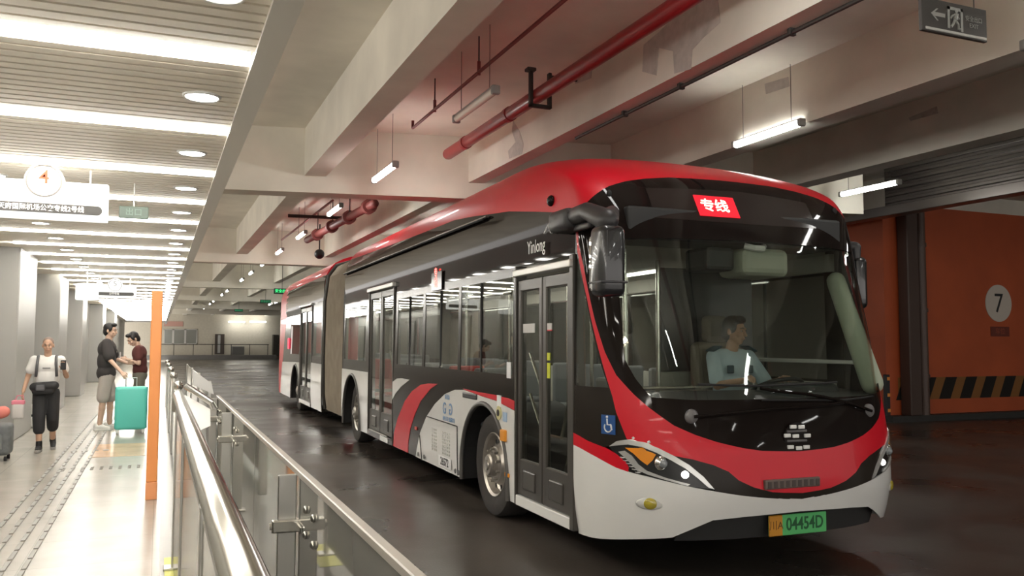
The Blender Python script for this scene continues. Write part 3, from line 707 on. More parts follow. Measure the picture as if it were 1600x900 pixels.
MB().box(-.009, -.003, -.36, -.27, .92, 1.0).build('blue_sticker', mat('sticker_blue', (.35, .48, .66), .4), bus)
MB().box(-.006, .0, -.44, -.35, 1.30, 1.44).build('window_notice', mat('pure_white', (.82, .82, .82), .4), bus)
text('brand_lettering', 'Yinlong', .15, (-.004, -.985, 2.385), SIDE, mat('brand_white', (.75, .75, .75), .4), bus, bold=.001, sx=.80)
o = MB().tube([(-.004, -1.16, 2.475), (-.004, -1.235, 2.53), (-.004, -1.29, 2.46)], .011, 6).build('brand_mark', mat('brand_white', (.75, .75, .75), .4), bus)
sl_ = MB().rbox(-.002, .01, 1.62, 2.02, 2.19, 2.40, .003, 1).build('side_display', mat('display_glass', (.030, .022, .020), .14, spec=.2), bus)
text('lettering', '专\n线', .115, (-.0045, 1.84, 2.325), SIDE, B_red_l, sl_, bold=.001)
# sills
for a, b in ((-1.6, -.56), (3.8, 5.3)):
    MB().rbox(-.006, .2, a, b, .25, .335, .008, 2).build('door_sill', B_white if a < 0 else B_brown, bus)
MB().rbox(-.02, .0, 4.05, 5.15, .335, .35, .003, 1).build('step_edge', B_lite, bus)
MB().rbox(-.014, .0, 4.0, 4.45, .255, .325, .004, 1).build('white_step_plate', B_white, bus)
# ------------------------------------------------------------------ doors
def door(u0, u1, z0, z1, rails, name='door_leaf'):
    lf = MB(); t = .07
    x0, x1 = .012, .055
    lf.rbox(x0, x1, u0, u0+t, z0, z1, .01, 1); lf.rbox(x0, x1, u1-t, u1, z0, z1, .01, 1)
    lf.rbox(x0, x1, u0+t*.5, u1-t*.5, z1-.10, z1, .01, 1); lf.rbox(x0, x1, u0+t*.5, u1-t*.5, z0, z0+.30, .01, 1)
    lf.rbox(x0-.008, x0+.01, (u0+u1)/2-.13, (u0+u1)/2+.13, z0+.06, z0+.22, .015, 2)
    d = lf.build(name, B_door, bus)
    MB().box(x0+.015, x0+.021, u0+t*.9, u1-t*.9, z0+.29, z1-.09).build('door_glass', B_glass, d)
    for (a, b, c, e) in rails:
        MB().tube([(x1+.03, u0+(u1-u0)*a, b), (x1+.06, u0+(u1-u0)*c, e)], .014, 8).build('door_handrail', B_rail, d)
    MB().box(x0+.024, x0+.030, u0+t, u0+t+.016, z0+.34, z1-.2).build('seal_strip', B_lite, d)
    return d
d1 = door(-1.075, -.56, .34, 2.14, [(.80, 1.52, .30, 1.12), (.80, 1.18, .30, .80)])
d2 = door(-1.60, -1.085, .34, 2.14, [(.25, 1.28, .75, .86), (.25, .86, .75, .48)])
for zz in (1.50, 1.42, 1.36): MB().box(.020, .026, -1.20, -1.145, zz-.03, zz+.03).build('yellow_sticker', mat('sticker_yellow', (.70, .75, .05), .5), d2)
MB().box(.020, .026, -1.235, -1.145, 1.71, 1.76).build('white_sticker', mat('sticker_grey', (.60, .58, .56), .5), d2)
MB().box(.020, .026, -1.235, -1.145, 1.70, 1.71).build('red_sticker_edge', B_red, d2)
MB().box(.020, .026, -.90, -.66, 1.69, 1.765).build('white_sticker', mat('sticker_grey', (.60, .58, .56), .5), d1)
MB().rbox(-.03, .05, -1.66, -.53, 2.165, 2.225, .01, 2).build('door_header', B_lite, bus)
MB().rbox(-.03, .05, 3.76, 5.36, 2.355, 2.415, .01, 2).build('door_header', B_lite, bus)
door(3.82, 4.545, .34, 2.34, [(.7, 1.5, .3, 1.0)]); door(4.555, 5.28, .34, 2.34, [(.3, 1.4, .7, .95)])
# ------------------------------------------------------------------ wheels
def wheel(u, w0, par, out=-1):
    """out=-1 faces the near side"""
    s = out; X = lambda h: h
    prof = [(.30, .30), (.30, .44), (.26, .472), (.04, .475), (.008, .455), (0, .42), (.004, .34), (.02, .300), (.05, .295), (.28, .295)]
    t = MB().lathe([(w0-s*h, r) for h, r in prof], 'x', (0, u, .475), 48).build('wheel', B_tyre, par, smooth=True)
    autosmooth(t, 35)
    rim = MB().lathe([(w0-s*h, r) for h, r in ((.02, .298), (.012, .29), (.03, .27), (.10, .255), (.115, .235), (.075, .19), (.03, .165), (.02, .13), (.02, .0))], 'x', (0, u, .475), 48).build('rim', B_rim, t, smooth=True)
    autosmooth(rim, 30)
    hb = MB().lathe([(w0-s*h, r) for h, r in ((.02, .105), (-.03, .10), (-.045, .085), (-.05, .05), (-.062, .045), (-.064, 0))], 'x', (0, u, .475), 32).build('hub_cap', B_rim, t, smooth=True)
    autosmooth(hb, 30)
    hl = MB()
    for k in range(10):
        a = 2*math.pi*k/10; c = (w0-s*.088, u+.213*math.cos(a), .475+.213*math.sin(a))
        hl.lathe([(c[0]+s*.02, .024), (c[0]+s*.02, 0)], 'x', (0, c[1], c[2]), 12)
        a += math.pi/10
        if out < 0: MB().lathe([(w0-s*.02, .014), (w0+s*.015, .012), (w0+s*.015, 0)], 'x', (0, u+.145*math.cos(a), .475+.145*math.sin(a)), 8).build('wheel_bolt', mat('nut_steel', (.45, .42, .38), .4, .8), t)
    hl.build('vent_holes', B_rub, t)
    return t
wheel(A1-.03, .075, bus); wheel(A2+.02, .09, bus)
wheel(A1-.03, 2.47, bus, 1); wheel(A2+.02, 2.46, bus, 1)
# ------------------------------------------------------------------ underbody, far side, cabin
ub = MB(); ub.box(.30, 2.3, -1.8, 7.4, .22, .34); ub.box(.03, 2.52, -1.62, -.5, .24, .34); ub.box(.03, 2.52, .95, 5.8, .26, .34)
ub.build('underbody', B_rub, bus)
fl = MB()
for a, b_, x in ((-1.9, -.42, .06), (-.42, .92, .42), (.92, 5.84, .06), (5.84, 7.28, .42), (7.28, 7.38, .06)): fl.box(x, 2.55-x, a, b_, .34, .37)
fl.build('cabin_floor', B_floor, bus)
MB().box(.10, 2.45, -1.55, 7.38, 2.36, 2.40).build('cabin_ceiling', B_in, bus)
FW = [(-1.45, .2), (.35, 1.9), (2.05, 3.6), (3.75, 5.3), (5.45, 7.2)]
base = [(-1.655, .25)]+archcut(A1, .63, .25)+archcut(A2, .68, .25)+[(UE, .25), (UE, 3.05)]+[(u, z) for u, z in reversed(uppr)][1:-1]+[(-1.655, 2.60)]
panel('far_side_panel', base, Sr, B_brown, bus, step=(.3, .15), holes=[win(a, b, 1.30, 2.2) for a, b in FW], flip=False)
for a, b in FW: side_window(a, b, 1.30, 2.2, Sr, False, split=[(a+b)/2])
MB().box(2.44, 2.50, -1.6, 7.38, .37, 1.28).build('cabin_side_lining', B_in, bus)
MB().box(2.44, 2.50, -1.6, 7.38, 2.22, 2.37).build('cabin_side_lining', B_in, bus)
MB().rbox(2.42, 2.47, -1.9, -.1, 1.44, 1.475, .01, 2).build('window_rail', B_white, bus)
# ceiling lamps inside
M_cab = emit('cabin_lamp', (1.0, .97, .88), CABIN_E)
for x in (.65, 1.9): MB().rbox(x-.06, x+.06, .2, 7.2, 2.345, 2.362, .004, 1).build('cabin_lamp', M_cab, bus)
# dashboard, steering wheel, partition, seats, poles
db = MB(); P = [S(t, 1.22)+Vector((0, .06, 0)) for t in range(24, 157, 6)]; n = len(P); Q = [Vector((p.x, -1.66, 1.24)) for p in P]
db.add(P+Q+[p+Vector((0, 0, -.7)) for p in P]+[q+Vector((0, 0, -.7)) for q in Q], [(i, i+1, n+i+1, n+i) for i in range(n-1)]+[(i, 2*n+i, 2*n+i+1, i+1) for i in range(n-1)]+[(n+i, n+i+1, 3*n+i+1, 3*n+i) for i in range(n-1)])
db.build('dashboard', B_ind, bus)
MB().rbox(1.55, 2.2, -1.98, -1.72, 1.14, 1.30, .06, 3).build('instrument_hood', B_ind, bus)
swm = MB(); Mw = Matrix.Translation((1.88, -1.56, 1.23)) @ Matrix.Rotation(math.radians(-25), 4, 'X')
swm.tube([Mw @ Vector((.23*math.cos(a), .23*math.sin(a), 0)) for a in [2*math.pi*k/32 for k in range(33)]], .017, 8)
swm.tube([Mw @ Vector((-.22, 0, 0)), Mw @ Vector((0, 0, -.03)), Mw @ Vector((.22, 0, 0))], .018, 8); swm.tube([Mw @ Vector((0, 0, -.02)), (1.88, -1.75, .95)], .03, 8)
swm.build('steering_wheel', B_ind, bus)
dsb = MB(); dsb.rbox(1.62, 2.12, -1.18, -.70, .78, .90, .05, 3); dsb.rbox(1.62, 2.12, -.84, -.70, .88, 1.62, .06, 3); dsb.rbox(1.74, 2.0, -.82, -.71, 1.62, 1.86, .05, 3); dsb.box(1.72, 2.02, -1.1, -.8, .37, .8)
dsb.build('driver_seat', mat('seat_tan', (.20, .165, .12), .7), bus)
MB().rbox(1.40, 2.42, -.60, -.56, .37, 1.35, .01, 1).build('cab_partition', mat('partition_grey', (.30, .30, .27), .5), bus)
MB().rbox(1.40, 2.42, -.60, -.56, 1.35, 2.3, .01, 1).build('cab_screen', mat('dark_screen', (.05, .05, .05), .3), bus)
MB().rbox(1.36, 1.42, -1.60, -.60, .37, 1.15, .02, 2).build('cab_gate', mat('partition_grey', (.30, .30, .27), .5), bus)
MB().cyl((1.35, -.64, .37), (1.35, -.64, 2.36), .022, 10).build('grab_pole', B_rail, bus)
for (x, y) in ((.55, -1.45), (.8, -.4), (.55, .9), (1.9, .9), (.55, 2.4), (1.9, 2.4), (.5, 5.6), (1.9, 4.4)):
    MB().cyl((x, y, .37), (x, y, 2.36), .017, 10).build('grab_pole', B_rail, bus)
for x in (.62, 1.88):
    MB().tube([(x, -.3, 2.14), (x, 7.2, 2.14)], .015, 8).build('ceiling_rail', B_rail, bus)
MB().tube([(.6, -1.42, 1.25), (1.36, -1.42, 1.25)], .018, 8).build('grab_rail', B_rail, bus)
fb = MB(); fb.rbox(.62, .88, -1.05, -.80, .37, 1.32, .03, 2); fb.build('fare_machine', mat('machine_grey', (.12, .12, .12), .5), bus)
MB().rbox(.66, .84, -1.08, -1.04, 1.06, 1.22, .01, 1).build('fare_screen', mat('fare_red', (.35, .03, .03), .4), bus)
sp = MB()
def seat(x, y, rot=0):
    q = MB(); q.rbox(-.21, .21, -.22, .20, .40, .46, .03, 2); q.rbox(-.21, .21, .16, .24, .44, .98, .03, 2); q.box(-.15, .15, -.1, .1, .0, .41)
    M = Matrix.Translation((x, y, .37)) @ Matrix.Rotation(rot, 4, 'Z'); q.v = [tuple(M @ Vector(v)) for v in q.v]
    return q
seatspots = [(.36, .75), (.36, 1.6), (.36, 2.4), (.36, 3.2), (2.18, .35), (2.18, 1.2), (2.18, 2.0), (2.18, 2.8), (2.18, 4.2), (2.18, 5.0), (.38, 5.9), (.85, 5.9), (.38, 6.75), (.85, 6.75), (2.18, 5.9), (2.18, 6.75)]
for i, (x, y) in enumerate(seatspots):
    seat(x, y).build('passenger_seat', mat('seat_red', (.42, .035, .03), .5) if i in (1, 10) else B_seat, bus)
MB().rbox(1.28, 1.72, -1.98, -1.62, 2.12, 2.34, .06, 3).build('overhead_locker', mat('locker_cream', (.42, .44, .36), .5), bus)
MB().rbox(1.0, 1.26, -1.9, -1.6, 2.16, 2.34, .03, 2).build('overhead_screen', B_ind, bus)
MB().tube([(1.3, -1.96, 2.35), (1.36, -2.0, 2.33), (1.44, -2.0, 2.33), (1.48, -1.96, 2.35)], .025, 8).build('cab_fan', B_white, bus)
ap = MB(); ap.cap((2.33, -1.80, 2.12), (2.36, -2.13, 1.30), .075, .085); ap.build('pillar_trim', mat('pillar_green_grey', (.42, .47, .36), .55), bus, smooth=True)
hr = MB(); hr.rbox(.3, 2.25, -1.95, -1.5, 2.36, 2.6, .02, 2); hr.build('header_box', B_ind, bus)
MB().box(.12, 2.43, 7.30, 7.34, .37, .9).build('rear_bulkhead', B_in, bus)
# ------------------------------------------------------------------ mirrors
def bolt(path, r, par, name, m, n=10): return MB().tube(path, r, n).build(name, m, par)
ma = MB()
ma.rbox(-.14, .10, -1.82, -1.50, 2.42, 2.58, .045, 3)
ma.cap((-.04, -1.75, 2.52), (-.13, -2.15, 2.50), .065, .06); ma.cap((-.13, -2.15, 2.50), (-.12, -2.42, 2.40), .06, .075)
ma.cap((-.02, -1.72, 2.44), (-.13, -2.2, 2.40), .022, .022); ma.cap((.06, -1.84, 2.52), (.06, -2.15, 2.50), .05, .04); ma.cap((.06, -2.15, 2.50), (-.08, -2.40, 2.42), .05, .05)
mm = ma.build('mirror_arm', mat('mirror_grey', (.045, .043, .045), .4), bus, smooth=True); autosmooth(mm, 40)
mh = MB(); mh.rbox(-.23, -.04, -2.54, -2.36, 1.90, 2.36, .05, 4)
mo = mh.build('mirror_housing', mat('mirror_dark', (.018, .018, .020), .22, coat=.5), mm); autosmooth(mo, 40)
MB().rbox(-.215, -.055, -2.365, -2.352, 1.94, 2.30, .02, 2).build('mirror_glass', mat('mirror_silver', (.7, .7, .7), .02, 1.0), mo)
MB().rbox(-.233, -.04, -2.545, -2.36, 1.985, 2.0, .004, 1).build('housing_seam', mat('mirror_grey', (.045, .043, .045), .4), mo)
ma = MB(); ma.cap((2.50, -1.66, 2.44), (2.60, -1.74, 2.42), .05, .045); ma.cap((2.60, -1.74, 2.42), (2.60, -1.74, 2.32), .045, .04)
mm = ma.build('mirror_arm', mat('mirror_grey', (.045, .043, .045), .4), bus, smooth=True)
mo = MB().rbox(2.555, 2.69, -1.80, -1.66, 1.90, 2.34, .05, 4).build('mirror_housing', mat('mirror_dark', (.018, .018, .020), .22, coat=.5), mm); autosmooth(mo, 40)
# ------------------------------------------------------------------ bellows and rear section
bl = MB(); B_bel = mat('bellows_fabric', (.36, .31, .245), .75, var=.12, scale=4)
prof = [(.10, .30), (.06, .6), (.05, 1.3), (.06, 2.4), (.12, 2.9), (.28, 3.12), (.6, 3.22), (HW, 3.24)]
prof = prof+[(2*HW-x, z) for x, z in reversed(prof[:-1])]
ny = 44; n = len(prof); vs = []
for k in range(ny+1):
    u = UE+(9.62-UE)*k/ny; s = .0 if k % 2 == 0 else .055
    for x, z in prof:
        vs.append((x+(s if x < HW-.1 else (-s if x > HW+.1 else 0)), u, z-(s if z > 3.0 else 0)))
bl.add(vs, [(k*n+i, k*n+i+1, (k+1)*n+i+1, (k+1)*n+i) for k in range(ny) for i in range(n-1)])
bl.build('bellows', B_bel, bus)
for u in (UE-.02, 9.60): MB().tube([(x-.02*(1 if x < HW else -1), u, z+.02) for x, z in prof], .035, 8).build('bellows_frame', B_door, bus)
U0, U1 = 9.62, 17.75
def taper(u): return 0 if u < 16.6 else (.42*((u-16.6)/.85)**2.2)
def Rd(u, z): return Vector((smooth_i(z, IN)*(1 if z > 1 else .4)+taper(u)*.3, u-(.10*(z-1.0) if u > 17.2 and z > 1 else 0), z))
up2 = [(U0, 2.26), (U1, 2.26), (U1, 3.0), (U0, 3.0)]
panel('upper_side_panel', [(U0, 2.44), (12.75, 2.44), (12.75, 2.26), (15.6, 2.26), (15.6, 2.95), (U0, 2.95)], Rd, B_black, bus, step=(.3, .12), flip=True)
RW = [(9.75, 10.85), (12.85, 14.6)]
panel('side_panel', [(U0, .25), (10.98, .25), (10.98, 2.44), (U0, 2.44)], Rd, B_brown, bus, step=(.3, .15), holes=[win(9.75, 10.85)], flip=True)
panel('side_panel', [(12.72, .25)]+archcut(A3, .68, .25)+[(16.2, .25), (16.0, .98), (15.5, 2.26), (12.72, 2.26)], Rd, B_brown, bus, step=(.3, .15), holes=[win(12.85, 14.5)], flip=True)
for a, b in ((9.75, 10.85), (12.85, 14.5)): panel('side_window', win(a, b), Rd, B_glass, bus, step=(.5, .3), flip=True, off=-.004, th=.006)
panel('white_side_panel', [(U0, .25), (10.97, .25), (10.97, 1.185), (U0, 1.185)], Rd, B_white, bus, step=(.3, .15), flip=True, off=.004, th=.004)
panel('white_side_panel', [(12.73, .25)]+archcut(A3, .68, .25)+[(16.4, .25), (16.0, 1.10), (12.73, 1.15)], Rd, B_white, bus, step=(.3, .15), flip=True, off=.004, th=.004)
panel('red_tail_band', [(16.4, .25), (17.75, .25), (17.75, 2.95), (15.2, 2.95), (15.4, 2.3), (16.0, 1.10)], Rd, B_red, bus, step=(.2, .15), flip=True)
for a in (10.96, 12.70): MB().rbox(-.004, .10, a, a+.03, .25, 2.45, .006, 1).build('door_pillar', B_door, bus)
MB().rbox(-.03, .05, 10.95, 12.75, 2.40, 2.45, .01, 2).build('door_header', B_lite, bus)
door(11.0, 11.84, .34, 2.38, []); door(11.86, 12.69, .34, 2.38, [])
MB().rbox(-.006, .2, 11.0, 12.7, .25, .335, .008, 2).build('door_sill', B_white, bus)
MB().rbox(-.02, 0, 14.62, 14.82, 1.45, 1.72, .01, 2).build('red_side_lamp', emit('red_lamp', (1.0, .05, .10), .8), bus)
arch_trim(A3, .68, bus); wheel(A3+.02, .09, bus); wheel(A3+.02, 2.46, bus, 1)
# rear roof and shell
rf = MB(); zz = [2.95, 3.0, 3.1, 3.2, 3.28, 3.33, 3.36]; L = [(smooth_i(z, IN), z) for z in zz]; L = L+[(2*HW-x, z) for x, z in reversed(L)]; n = len(L); vs = []; us_ = [U0, 11, 13, 15, 16, 16.8, 17.2, 17.5, 17.72]
for u in us_:
    d = taper(u)
    for x, z in L: vs.append((HW+(x-HW)*(1-.3*d), u, z-(z-2.9)*min(1, d*1.6)))
rf.add(vs, [(k*n+i, k*n+i+1, (k+1)*n+i+1, (k+1)*n+i) for k in range(len(us_)-1) for i in range(n-1)]+[tuple(range(n))])
rr = rf.build('rear_roof', B_red, bus, smooth=True); autosmooth(rr, 35)
MB().rbox(.22, 2*HW-.22, 17.5, 17.72, .3, 2.9, .06, 3).build('tail_panel', B_red, bus)
MB().box(2.48, 2.54, U0, 17.3, .25, 1.28).build('far_side_panel', B_brown, bus); MB().box(2.50, 2.53, U0, 17.3, 2.2, 2.96).build('far_side_panel', B_brown, bus)
for k in range(5): MB().box(2.49, 2.53, U0+k*1.9, U0+k*1.9+.12, 1.28, 2.2).build('window_post', B_brown, bus)
fl = MB()
for a, b_, x in ((U0, 12.68, .06), (12.68, 14.16, .42), (14.16, 17.3, .06)): fl.box(x, 2.55-x, a, b_, .30, .37)
fl.build('cabin_floor', B_floor, bus)
MB().box(.10, 2.45, U0, 17.2, 2.36, 2.40).build('cabin_ceiling', B_in, bus)
for x in (.65, 1.9): MB().rbox(x-.06, x+.06, 9.9, 16.8, 2.345, 2.362, .004, 1).build('cabin_lamp', M_cab, bus)
for x, y in ((.38, 10.1), (2.18, 10.1), (2.18, 11.2), (2.18, 12.3), (.38, 13.2), (.38, 14.1), (2.18, 13.2), (2.18, 14.1)): seat(x, y).build('passenger_seat', B_seat, bus)
# ================================================================== lamps and fittings over the platform
GS = 'strip lights across the platform ceiling'
proto = None
def strip_at(y, i, label, x0=-1.95, x1=.385):
    o = MB().rbox(x0, x1, -.028, .028, -.022, .03, .008, 3).build('strip_light', M_strip)
    o.location = (0, y, ZC); tag(o, label, 'strip light', GS); return o
base_strip = None
ys_ = [4.34+1.57*k for k in range(-12, 36)]
vis = 0
for k, yv in enumerate(ys_):
    if yv < 4:
        lab = 'white strip light across the platform ceiling, nearer than the top of the frame'
    else:
        lab = 'white strip light across the platform ceiling, %s from the camera end' % nth(vis) if vis < 20 else 'thin white strip light far down the platform ceiling'; vis += 1
    if base_strip is None: base_strip = strip_at(yv, k, lab)
    else:
        c = base_strip.copy(); COL.objects.link(c); c.location = (0, yv, ZC); c['label'] = lab
base_d = MB().lathe([(-.004, 0), (-.004, .085), (-.012, .098), (0, .105), (.05, .105)], 'z', (0, 0, 0), 28)
dl = empty('downlight'); tag(dl, 'x', 'downlight', 'round downlights in the platform ceiling')
r_ = MB().lathe([(-.006, .088), (-.014, .098), (-.002, .108), (.05, .108)], 'z', (0, 0, 0), 28).build('trim_ring', M_white, dl, smooth=True)
MB().lathe([(-.007, 0), (-.007, .088), (.0, .089)], 'z', (0, 0, 0), 24).build('lamp_face', M_down, dl)
first = True
for row, xr in (('edge', .19), ('wall', -1.34)):
    for k in range(24):
        yv = 3.55+1.57*k
        if row == 'wall' and yv < 9: pass
        lab = 'round downlight in the row by the ceiling edge, %s from the camera end' % nth(k) if row == 'edge' else 'round downlight in the row by the wall, %s from the camera end' % nth(k)
        if k >= 20: lab = 'small round downlight far down the platform ceiling'
        d_ = dl if first else copy_tree(dl); first = False
        d_.location = (xr, yv, ZC); d_['label'] = lab
# ------------------------------------------------------------------ hanging tubes over the lane
def tube_light(label, lit=True):
    t = empty('hanging_tube_light'); tag(t, label, 'tube light', 'tube lights hung over the bus lane')
    MB().rbox(-.028, .028, -.63, .63, .03, .055, .01, 2).build('housing', mat('lamp_grey', (.30, .29, .27), .5), t)
    df = MB(); df.cap((0, -.585, 0), (0, .585, 0), .042, .042, 16); df.build('diffuser', M_tube if lit else mat('unlit_diffuser', (.82, .78, .68), .25, coat=.5), t, smooth=True)
    for q in (-.62, .62): MB().rbox(-.046, .046, q-.03, q+.03, -.046, .05, .015, 2).build('end_cap', mat('lamp_grey', (.30, .29, .27), .5), t)
    for s in (-.45, .45): MB().tube([(0, s, .04), (0, s, ZS-4.2)], .004, 5).build('hanger_wire', mat('wire_grey', (.12, .11, .10), .5), t)
    return t
tl = tube_light('lit tube light above the lane, nearest one left of the bus roof'); tl.location = (2.93, 11.82, 4.05)
un = tube_light('unlit tube light hung beside the red pipe', False); un.location = (3.12, 8.56, 4.2)
k = 0
for x, ys2, nm in ((3.11, [4.6, .6, -3.4, -7.4, -11.4, 16.5, 20.7, 24.7, 28.7, 32.64, 36.48, 40.6, 44.5, 48.3, 52.4, 56, 60, 64, 68], 'left'), (6.88, [4.3, 8.32, .4, -3.4, -7.4, -11.4, 20.5, 24.5, 28.5, 32.5, 36.5, 40.5, 44.5, 48.5, 52.3, 55.8, 59, 63, 67], 'middle'), (10.85, [10.58, 5.5, -2, -7], 'right')):
    for j, yv in enumerate(ys2):
        lab = 'lit tube light over the lane in the %s row, about %d metres back' % (nm, round(yv))
        if nm == 'middle' and j == 1: lab = 'bright tube light hanging above the bus roof, below the third beam'
        if nm == 'middle' and j == 0: lab = 'tube light cut by the right edge of the frame, near the exit sign'
        if nm == 'right' and j == 0: lab = 'bright tube light hanging left of the ribbed shutter'
        c = copy_tree(tl); c.location = (x, yv, 4.2); c['label'] = lab
# bright wall lamps far back
for i, (px, a) in enumerate(((370, 0), (403, 1))):
    p = at(px, 503, 1, 85.2)
    o = tag(MB().rbox(p.x-.75, p.x+.75, 85.1, 85.3, p.z-.06, p.z+.06, .03, 2).build('wall_lamp', emit('wall_lamp_lit', (1, .99, .94), 11)), ('wide bright lamp on the far wall, above the grey cabinet', 'wide bright lamp on the far wall, nearer the bus tail')[i], 'lamp', 'lamps on the far wall')
# ------------------------------------------------------------------ pipes
M_rp = mat('fire_pipe_red', (.27, .018, .02), .4, coat=.2)
fp = empty('fire_pipe', (4.02, 12.2, 4.5)); tag(fp, 'thick red fire pipe with a rounded end along the second beam', 'pipe')
MB().cap((0, .0, 0), (0, -18, 0), .085, .085, 20).build('pipe_run', M_rp, fp, smooth=True)
for y in (-.75, -2.4, -6.6): MB().cyl((0, y, 0), (0, y-.10, 0), .095, 20).build('coupling', M_rp, fp)
def hanger(y):
    h = MB(); h.rbox(-.12, .16, y-.03, y+.03, -.15, -.11, .006, 1); h.rbox(-.12, -.08, y-.03, y+.03, -.15, .30, .006, 1); h.rbox(.12, .16, y-.03, y+.03, -.15, .28, .006, 1); h.rbox(-.16, -.05, y-.05, y+.05, .27, .31, .006, 1); h.cyl((.14, y, .24), (.5, y, .24), .02, 8)
    h.build('pipe_hanger', M_dark, fp)
hanger(-3.35); hanger(-7.2)
M_sp = mat('sprinkler_red', (.20, .045, .04), .5)
zs = 4.55
a = at(645, 200, 2, zs); b = at(760, 107, 2, zs)
spk = empty('sprinkler_pipe', (a.x, a.y, zs)); tag(spk, 'thin rust red sprinkler pipe with drop nozzles left of the unlit tube', 'pipe')
MB().tube([(0, 0, .10), (0, 0, 0), (0, -14, 0)], .020, 10).build('pipe_run', M_sp, spk)
for y in (-2.6, -4.9, -1.0):
    MB().tube([(0, y, 0), (0, y, ZS-zs)], .008, 6).build('hanger_rod', M_dark, spk); MB().tube([(0, y, -.03), (0, y, .12)], .02, 8).build('clamp', M_sp, spk)
c1 = at(900, 216, 2, 4.16)
cd = empty('cable_conduit', (c1.x, c1.y, 4.16)); tag(cd, 'thin dark cable conduit under the right side of the second beam', 'conduit')
MB().tube([(0, 0, 0), (0, -16, 0)], .020, 8).build('conduit_run', M_dark, cd)
for y in (-1.2, -2.3, -3.9, -5.5): MB().rbox(-.035, .035, y-.02, y+.02, -.025, .035, .004, 1).build('pipe_clip', M_dark, cd)
# back bay pipes
p0 = at(585, 318, 2, 4.35)
f2 = empty('fire_pipe', (p0.x, p0.y, 4.35)); tag(f2, 'dull red fire pipe with flanges behind the cross beam', 'pipe')
p1 = at(480, 375, 2, 4.35)
MB().cap((0, 0, 0), (p1.x-p0.x, p1.y-p0.y, 0), .09, .09).build('pipe_run', M_sp, f2, smooth=True)
for q in (.05, .3, .55, .8):
    v = Vector((p1.x-p0.x, p1.y-p0.y, 0))*q; MB().cyl(v, v+Vector((0, .15, 0)), .15, 16).build('flange', M_sp, f2); MB().tube([v, v+Vector((0, 0, ZS-4.35))], .012, 6).build('hanger_rod', M_dark, f2)
pa = at(450, 337, 2, 4.5); pb = at(540, 341, 2, 4.5)
tag(MB().tube([(pa.x, pa.y, 4.5), (pb.x, pb.y, 4.5)], .04, 10).build('cross_pipe', M_dark), 'short dark pipe across the bay behind the cross beam', 'pipe')
pc = at(520, 313, 2, 4.55); pd = at(440, 375, 2, 4.55)
tag(MB().tube([(pc.x, pc.y, 4.55), (pd.x, pd.y, 4.55)], .025, 8).build('thin_pipe', M_sp), 'thin pipe along the bay behind the cross beam, left of the tubes', 'pipe')
pd = at(499, 397, 1, 24)
dc = empty('dome_camera', (pd.x, 24, pd.z)); tag(dc, 'dark round dome camera hanging above the rear of the bus', 'camera')
MB().ell((0, 0, 0), (.14, .14, .14)).build('dome', M_black, dc, smooth=True); MB().cyl((0, 0, .1), (0, 0, ZS-pd.z), .02, 8).build('drop_rod', M_dark, dc)
# ------------------------------------------------------------------ signs
M_exit = mat('exit_board_grey', (.075, .068, .062), .4)
M_sym = mat('exit_symbol_grey', (.40, .40, .37), .5)
ye = 4.2; (xa, za) = (at(1441, 46, 1, ye).x, at(1441, 46, 1, ye).z); xb = at(1543, 70, 1, ye).x; hh = at(1543, 20, 1, ye).z-at(1543, 70, 1, ye).z
ex = empty('exit_sign', ((xa+xb)/2, ye, za)); tag(ex, 'dark hanging exit sign with grey arrow and running figure', 'exit sign')
w = xb-xa
MB().rbox(-w/2, w/2, 0, .03, 0, hh, .004, 1).build('board', M_exit, ex)
MB().rbox(-w/2+.03, w/2-.01, -.006, .004, .010, .030, .003, 1).build('light_edge', mat('acrylic_edge', (.70, .68, .64), .3), ex)
MB().prism([(-.235, hh*.55), (-.18, hh*.72), (-.165, hh*.72), (-.20, hh*.60), (-.10, hh*.60), (-.10, hh*.48), (-.20, hh*.48), (-.165, hh*.36), (-.18, hh*.36)], 1, -.004, 0).build('arrow', M_sym, ex)
fm = MB(); z0, z1 = hh*.20, hh*.86
fm.box(-.075, .075, -.004, 0, z1-.022, z1); fm.box(-.075, -.053, -.004, 0, z0, z1); fm.box(.053, .075, -.004, 0, z0-.01, z1)
fm.build('door_symbol', M_sym, ex)
rm = MB()
rm.tube([(.01, -.003, hh*.66), (-.005, -.003, hh*.48)], .016, 8); rm.tube([(-.005, -.003, hh*.48), (-.02, -.003, hh*.36), (-.045, -.003, hh*.24)], .010, 6); rm.tube([(0, -.003, hh*.48), (.028, -.003, hh*.36), (.03, -.003, hh*.22), (.045, -.003, hh*.22)], .009, 6)
rm.tube([(0, -.003, hh*.64), (-.035, -.003, hh*.58), (-.045, -.003, hh*.50)], .008, 6); rm.tube([(.012, -.003, hh*.64), (.035, -.003, hh*.52)], .008, 6); rm.ell((.012, -.003, hh*.76), (.015, .004, .015))
rm.build('running_figure', M_sym, ex)
text('lettering', '安全出口', .043, (.185, -.003, hh*.60), FRONT, M_sym, ex); text('lettering', 'EXIT', .045, (.185, -.003, hh*.40), FRONT, M_sym, ex)
for s in (-.2, .2): MB().tube([(s*w/.6, .015, hh), (s*w/.6, .015, ZS-za)], .004, 5).build('hanger_wire', M_dark, ex)
